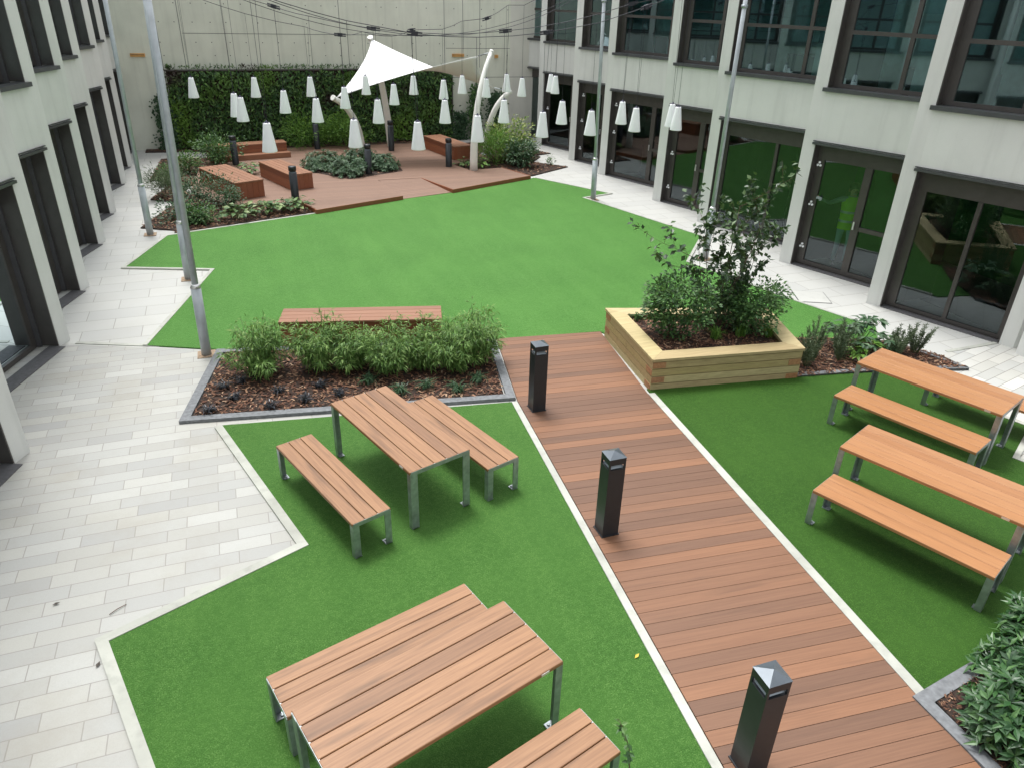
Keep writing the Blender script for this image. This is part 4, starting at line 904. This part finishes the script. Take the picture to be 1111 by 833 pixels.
# ------------------------------------------------------------------ saw-tooth facades
HD = 2.54; S0, S1 = 3.50, 3.575; U1 = 6.1; TOPZ = 6.9
def facade(side, noses, name, label, kinds, sbk=.16):
    """side +1 = right building. noses = far end y of each bay, from far to near; local mirrored x"""
    root = empty(name, (0, 0, 0), 0, label, 'building')
    def X(y, dx):                                              # distance of the nose line from the court
        if side > 0: return 10.98 + dx
        return (-2.86 - .0105 * (y - 9)) - dx
    def pt(y, dx): return (X(y, dx), y)
    wall = MB(); k_ = 0
    th = R(19.5); dx1, dy1 = math.sin(th), -math.cos(th)
    for i, s_ in enumerate(noses[:-1]):
        s2 = noses[i + 1]; L = (s_ - s2 - .30) / math.cos(th)
        # plan helper: a along the panel, b inwards from the panel face
        def q(a, b, s_=s_):
            dx = .06 + a * dx1 + b * math.cos(th); y = s_ + a * dy1 + b * math.sin(th); return pt(y, dx)
        Lo = L - .22                                           # opening length
        # nose pilaster, full height
        p_far = q(0, 0); wall.prism([pt(s_ + .22, -.06), q(0, 0), q(0, .32), pt(s_ + .55, .9), pt(s_ + .30, 1.15)] if False else [pt(s_ + .22, -.06), q(0, 0), q(0, .55), pt(s_ + .34, .95)], -.02, TOPZ)
        # end pier
        wall.prism([q(Lo, 0), q(L, 0), pt(s2 + .24, 1.0), q(Lo, .5)], -.02, TOPZ)
        # spandrels
        for z0, z1 in ((HD, S0), (U1, TOPZ)): wall.prism([q(.001, 0), q(Lo - .001, 0), q(Lo - .001, .3), q(.001, .3)], z0, z1)
        # sill and head flashing
        sl_ = MB(); sl_.prism([q(-.05, -.075), q(Lo + .1, -.075), q(Lo + .1, -.002), q(-.05, -.002)], S0 + .006, S1); sl_.prism([q(.002, -.002), q(Lo - .002, -.002), q(Lo - .002, .14), q(.002, .14)], S0 + .006, S1 + .003)
        sl_.build('sill', M['sill'], root)
        hf = MB(); hf.prism([q(-.04, -.05), q(Lo + .05, -.05), q(Lo + .05, -.002), q(-.04, -.002)], HD - .03, HD + .012); hf.prism([q(-.04, -.035), q(Lo + .05, -.035), q(Lo + .05, -.002), q(-.04, -.002)], HD + .03, HD + .045)
        hf.build('head_flashing', M['sill'], root)
        th_ = MB(); th_.prism([q(.02, -.10 if side < 0 else .0), q(Lo, -.10 if side < 0 else .0), q(Lo, .15), q(.02, .15)], -.01, .015); th_.build('threshold', M['plinth'], root)
        wall.prism([q(.0, .301), q(Lo, .301), (side * 12.7 if side > 0 else -4.6, q(Lo, .3)[1]), (side * 12.7 if side > 0 else -4.6, s_ + .3)], 2.62, 3.16)
        wall.prism([q(.0, .301), q(Lo, .301), (side * 12.7 if side > 0 else -4.6, q(Lo, .3)[1]), (side * 12.7 if side > 0 else -4.6, s_ + .3)], U1 + .05, U1 + .6)
        kd = kinds[i % len(kinds)]
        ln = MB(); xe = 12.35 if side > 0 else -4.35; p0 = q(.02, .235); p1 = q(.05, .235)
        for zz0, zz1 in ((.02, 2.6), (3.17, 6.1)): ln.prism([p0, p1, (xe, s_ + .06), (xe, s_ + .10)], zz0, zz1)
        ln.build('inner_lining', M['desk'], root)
        sb_ = sbk                                             # glazing set back
        for fl, (z0, z1) in enumerate(((.02, HD - .032), (S1 + .005, U1 - .002))):
            fr = MB(); far_w = .19
            def bar(a0, a1, b0, b1, zz0, zz1): fr.prism([q(a0, b0), q(a1, b0), q(a1, b1), q(a0, b1)], zz0, zz1)
            bar(.003, .022, .002, sb_ + .06, z0, z1)           # dark jamb liner at the far side
            bar(Lo - .022, Lo - .003, .002, sb_ + .06, z0, z1)
            bar(.022, far_w, sb_, sb_ + .06, z0, z1); bar(Lo - .11, Lo - .022, sb_, sb_ + .06, z0, z1)
            a0, a1 = far_w, Lo - .11
            if fl == 0: hb, bb = (.30 if kd == 'door' else .34), (.10 if kd == 'door' else .07)
            else: hb, bb = .08, .07
            bar(a0, a1, sb_, sb_ + .06, z0, z0 + bb); bar(a0, a1, sb_, sb_ + .06, z1 - hb, z1)
            narrow = (a1 - a0) < 1.25; cells = []
            mz0, mz1 = z0 + bb, z1 - hb
            if fl == 0:
                if narrow:
                    if kd == 'door': am = a0 + (a1 - a0) * .68; bar(am - .06, am + .06, sb_ - .01, sb_ + .06, mz0, mz1); cells = [(a0, am - .06, mz0, mz1), (am + .06, a1, mz0, mz1)]
                    else: cells = [(a0, a1, mz0, mz1)]
                else:
                    am = a0 + (a1 - a0) * .5; wd = .075 if kd == 'door' else .035
                    bar(am - wd, am + wd, sb_ - .01, sb_ + .06, mz0, mz1)
                    if kd == 'door':
                        zr = 1.02; bar(am + wd, a1, sb_, sb_ + .06, zr - .04, zr + .04); cells = [(a0, am - wd, mz0, mz1), (am + wd, a1, mz0, zr - .04), (am + wd, a1, zr + .04, mz1)]
                    else: cells = [(a0, am - wd, mz0, mz1), (am + wd, a1, mz0, mz1)]
                    if side < 0: pass
            else:
                am = a0 + (a1 - a0) * (.6 if not narrow else .55); zt = 4.55
                bar(am - .04, am + .04, sb_, sb_ + .06, mz0, mz1); bar(a0, am - .04, sb_, sb_ + .06, zt - .035, zt + .035); bar(am + .04, a1, sb_, sb_ + .06, zt - .035, zt + .035)
                cells = [(a0, am - .04, mz0, zt - .035), (am + .04, a1, mz0, zt - .035), (a0, am - .04, zt + .035, mz1), (am + .04, a1, zt + .035, mz1)]
            w_ = fr.build('door' if (fl == 0 and kd == 'door') else 'window', M['bronze'], root)
            gl = MB()
            for (c0, c1, zz0, zz1) in cells: gl.add([(*q(c0, sb_ + .03), zz0), (*q(c1, sb_ + .03), zz0), (*q(c1, sb_ + .03), zz1), (*q(c0, sb_ + .03), zz1)], [(0, 1, 2, 3)])
            gl.build('pane', M['glassup' if fl else 'glass'], w_)
            if fl == 0 and kd == 'door':
                for zz in (.42, 1.32, 2.12):                   # three-lobed white hinge guards
                    hg = MB()
                    for (da, dz) in ((0, .035), (-.03, -.02), (.03, -.02)):
                        c0 = Vector((*q(.105 + da, sb_ - .008), zz + dz)); c1 = Vector((*q(.105 + da, sb_ - .028), zz + dz)); hg.tube([c0, c1], .024, 8)
                    hg.build('hinge', M['lampwhite'], w_)
                if not narrow:
                    hn = MB(); hn.beam((*q(am - .02, sb_ - .05), 1.0), (*q(am - .02, sb_ - .05), 1.16), .02, .03); hn.build('handle', M['chrome'], w_)
    wall.build('wall', M['precast'], root)
    return root, X
RNOSE = [31.6, 29.0, 26.63, 23.62, 21.25, 17.80, 15.52, 12.25, 9.68, 7.30]
rb_, RX = facade(1, [29.0, 26.63, 23.62, 21.25, 17.80, 15.52, 12.25, 9.68, 7.22], 'office_building', 'pale office building with saw tooth bays and dark glazed doors on the right', ['door', 'door', 'door', 'door', 'door', 'window', 'door', 'window'])
MB().box(11.66, 12.1, -.6, 7.36, 0, TOPZ).build('wall', M['precast'], rb_)
lb_, LX = facade(-1, [28.45, 25.78, 23.40, 20.15, 17.57, 14.62, 12.10, 8.71, 5.7, 3.1], 'office_building', 'pale office building with narrow looking dark openings along the left edge', ['window'], .30)
# rooms behind the glass
def room(root, x0, x1, y0, y1, z0, z1, wm, fm, cm, front):
    t = .05
    MB().box(x0, x1, y0, y1, z0 - .1, z0).build('floor', M[fm], root)
    MB().box(x0, x1, y0, y1, z1, z1 + .1).build('ceiling', M[cm], root)
    b = MB()
    if front < 0: b.box(x1 - t, x1, y0, y1, z0 + .001, z1 - .001)
    else: b.box(x0, x0 + t, y0, y1, z0 + .001, z1 - .001)
    b.box(x0 + t + .001, x1 - t - .001, y1 - t, y1, z0 + .001, z1 - .001); b.box(x0 + t + .001, x1 - t - .001, y0, y0 + t, z0 + .001, z1 - .001)
    b.build('room_wall', M[wm], root)
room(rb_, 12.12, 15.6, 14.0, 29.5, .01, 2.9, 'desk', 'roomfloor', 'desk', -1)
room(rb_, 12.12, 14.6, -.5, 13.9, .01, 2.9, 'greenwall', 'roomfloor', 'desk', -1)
room(rb_, 12.12, 15.6, -.5, 29.5, 3.15, 6.4, 'roomwall', 'roomfloor', 'ceiling', -1)
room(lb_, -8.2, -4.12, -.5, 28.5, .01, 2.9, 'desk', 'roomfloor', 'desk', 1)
room(lb_, -8.2, -4.12, -.5, 28.5, 3.15, 6.4, 'roomwall', 'roomfloor', 'ceiling', 1)
# roller blinds and window-sill furniture upstairs on the right
for (y, w, z0) in ((16.6, 1.5, 4.7), (20.0, 1.6, 4.9), (24.8, 1.5, 4.6), (22.6, 1.2, 4.6), (11.3, .6, 4.9)):
    MB().box(12.2, 12.23, y - w / 2, y + w / 2, z0, 6.3).build('blind', M['blind'], rb_)
ft = MB()
for y in (8.2, 11.2, 14.8, 19.0, 23.0): ft.box(12.6, 13.4, y - .7, y + .7, 3.16, 3.95); ft.box(12.9, 12.95, y - .35, y + .1, 4.0, 4.45)
ft.build('office_furniture', M['desk'], rb_)
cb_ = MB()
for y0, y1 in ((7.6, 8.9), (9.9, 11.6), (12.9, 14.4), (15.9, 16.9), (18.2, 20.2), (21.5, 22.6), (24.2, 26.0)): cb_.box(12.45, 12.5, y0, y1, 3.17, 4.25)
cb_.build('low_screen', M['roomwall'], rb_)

# ------------------------------------------------------------------ person in a hi-vis vest behind the double door
def person():
    t = empty('person', (11.98, 11.88, .012), R(-35), 'person in a yellow green high visibility vest standing behind the double door glass', 'person')
    J = {'pel': (0, 0, .95), 'sp': (0, .01, 1.15), 'ch': (0, 0, 1.36), 'nk': (0, .0, 1.50), 'hd': (0, -.02, 1.60), 'tp': (0, -.01, 1.70),
         'hl': (.095, 0, .90), 'kl': (.11, -.02, .50), 'al': (.12, .03, .09), 'tl': (.13, -.13, .04), 'hr': (-.095, 0, .90), 'kr': (-.10, -.03, .50), 'ar': (-.11, .02, .09), 'tr': (-.12, -.14, .04),
         'sl': (.19, 0, 1.42), 'el': (.23, -.02, 1.14), 'wl': (.22, -.14, .92), 'fl': (.22, -.19, .85), 'sr': (-.19, 0, 1.42), 'er': (-.44, -.10, 1.33), 'wr': (-.62, -.22, 1.42), 'fr': (-.69, -.26, 1.45)}
    Rr = {'pel': .15, 'sp': .135, 'ch': .155, 'nk': .055, 'hd': .095, 'tp': .07, 'hl': .09, 'kl': .06, 'al': .042, 'tl': .035, 'hr': .09, 'kr': .06, 'ar': .042, 'tr': .035, 'sl': .065, 'el': .043, 'wl': .028, 'fl': .03, 'sr': .065, 'er': .043, 'wr': .028, 'fr': .03}
    E = [('pel', 'sp'), ('sp', 'ch'), ('ch', 'nk'), ('nk', 'hd'), ('hd', 'tp'), ('pel', 'hl'), ('hl', 'kl'), ('kl', 'al'), ('al', 'tl'), ('pel', 'hr'), ('hr', 'kr'), ('kr', 'ar'), ('ar', 'tr'), ('ch', 'sl'), ('sl', 'el'), ('el', 'wl'), ('wl', 'fl'), ('ch', 'sr'), ('sr', 'er'), ('er', 'wr'), ('wr', 'fr')]
    for s_, w_, f_ in (('l', 'wl', 'fl'), ('r', 'wr', 'fr')):
        w0 = Vector(J[w_]); f0 = Vector(J[f_]); d = (f0 - w0).normalized(); sd = d.cross(Vector((0, 1, .2))).normalized()
        for k in range(4):
            nm = 'g%s%d' % (s_, k); J[nm] = tuple(f0 + sd * (k - 1.5) * .021 + d * (.075 - .008 * abs(k - 1.2)) + Vector((0, -.012, 0))); Rr[nm] = .009; E.append((f_, nm))
        nm = 'th' + s_; J[nm] = tuple(w0 + d * .05 + sd * .055); Rr[nm] = .011; E.append((w_, nm))
    keys = list(J); idx = {k: i for i, k in enumerate(keys)}
    me = bpy.data.meshes.new('body'); me.from_pydata([J[k] for k in keys], [(idx[a], idx[b]) for a, b in E], [])
    o = bpy.data.objects.new('body', me); col.objects.link(o); o.parent = t
    sk = o.modifiers.new('skin', 'SKIN'); sk.use_smooth_shade = True
    for k, i in idx.items():
        sv = me.skin_vertices[0].data[i]; sv.radius = (Rr[k], Rr[k] * (.72 if k in ('pel', 'sp', 'ch') else 1)); sv.use_root = (k == 'pel')
    ss = o.modifiers.new('sub', 'SUBSURF'); ss.levels = 1; ss.render_levels = 2
    # colours by height: shoes, trousers, sleeves, skin
    m_, nt, b, oo = nodes('clothed_person'); tc = N(nt, 'ShaderNodeTexCoord'); sx = N(nt, 'ShaderNodeSeparateXYZ'); nt.links.new(tc.outputs['Object'], sx.inputs[0])
    r_ = ramp(nt, sx.outputs['Z'], [(0, (.02, .02, .02)), (.1, (.30, .42, .50)), (.95, (.35, .42, .42))]); cr = r_.node.color_ramp; cr.interpolation = 'CONSTANT'
    mr = N(nt, 'ShaderNodeMath', operation='GREATER_THAN'); mr.inputs[1].default_value = 1.49; nt.links.new(sx.outputs['Z'], mr.inputs[0])
    nt.links.new(mixc(nt, mr.outputs[0], r_, (.5, .3, .22)), b.inputs['Base Color']); b.inputs['Roughness'].default_value = .7; me.materials.append(m_)
    # face
    fc = MB()
    for sx_ in (-.034, .034): fc.lathe([(0, 0), (.011, .004), (.011, .012), (0, .016)], c=(sx_, -.112), n=8)
    fc.v = [(v[0], v[1], v[2] + 1.612) for v in fc.v]; fc.build('eyes', M['hair'], t)
    MB().add([(-.014, -.108, 1.575), (.014, -.108, 1.575), (0, -.135, 1.575), (0, -.108, 1.615)], [(0, 1, 2), (0, 2, 3), (2, 1, 3)]).build('nose', M['skin'], t)
    MB().box(-.024, .024, -.112, -.104, 1.548, 1.555).build('mouth', M['jeans'], t)
    for sx_ in (-1, 1): MB().tube([(sx_ * .09, 0, 1.57), (sx_ * .10, .005, 1.60), (sx_ * .09, 0, 1.63)], .014, 6).build('ear', M['skin'], t)
    hr = MB(); hr.lathe([(.102, 1.60), (.108, 1.65), (.098, 1.71), (.06, 1.755), (0, 1.765)], c=(0, .02), n=18); hr.build('hair', M['hair'], t)
    # vest follows the torso
    v = MB(); prof = [(.80, .175, .13), (.92, .178, .135), (1.05, .168, .13), (1.2, .178, .135), (1.33, .195, .135), (1.43, .185, .11), (1.48, .09, .08)]; nn = 24; vs = [(rx * math.cos(2 * math.pi * k / nn), ry * math.sin(2 * math.pi * k / nn), z) for z, rx, ry in prof for k in range(nn)]
    v.add(vs, [(i * nn + k, i * nn + (k + 1) % nn, (i + 1) * nn + (k + 1) % nn, (i + 1) * nn + k) for i in range(len(prof) - 1) for k in range(nn)], 0, True); vo = v.build('vest', M['hivis'], t)
    for z in (.95, 1.14):
        b2 = MB(); rx, ry = (.182, .139) if z < 1 else (.181, .138); vs = [(rx * math.cos(2 * math.pi * k / nn), ry * math.sin(2 * math.pi * k / nn), z + dz) for dz in (0, .05) for k in range(nn)]
        b2.add(vs, [(k, (k + 1) % nn, nn + (k + 1) % nn, nn + k) for k in range(nn)], 0, True); b2.build('tape', M['reflect'], vo)
person()

# ------------------------------------------------------------------ light: overcast daylight
w = bpy.data.worlds.new('World'); scn.world = w; w.use_nodes = True; nt = w.node_tree; bg = nt.nodes['Background']
sk = nt.nodes.new('ShaderNodeTexSky'); sk.sky_type = 'NISHITA'; sk.sun_disc = False; sk.sun_elevation = R(70); sk.sun_rotation = R(-12); sk.dust_density = 4; sk.air_density = 1.2; sk.ozone_density = 1
hs = nt.nodes.new('ShaderNodeHueSaturation'); hs.inputs['Saturation'].default_value = .12; nt.links.new(sk.outputs[0], hs.inputs['Color']); nt.links.new(hs.outputs[0], bg.inputs['Color']); bg.inputs['Strength'].default_value = .15
sun = bpy.data.lights.new('sun', 'SUN'); sun.energy = 1.4; sun.angle = R(18); sun.color = (1, .98, .95); so_ = bpy.data.objects.new('sun', sun); col.objects.link(so_)
sd = Vector((math.sin(R(-12)) * math.cos(R(70)), math.cos(R(-12)) * math.cos(R(70)), math.sin(R(70)))); so_.rotation_euler = (-sd).to_track_quat('-Z', 'Y').to_euler()
vs_ = scn.view_settings; vs_.view_transform = 'Standard'; vs_.look = 'None'; vs_.exposure = 0.83; vs_.gamma = 1; vs_.use_curve_mapping = False
scn.cycles.max_bounces = 8; scn.cycles.transparent_max_bounces = 12; scn.cycles.use_denoising = True
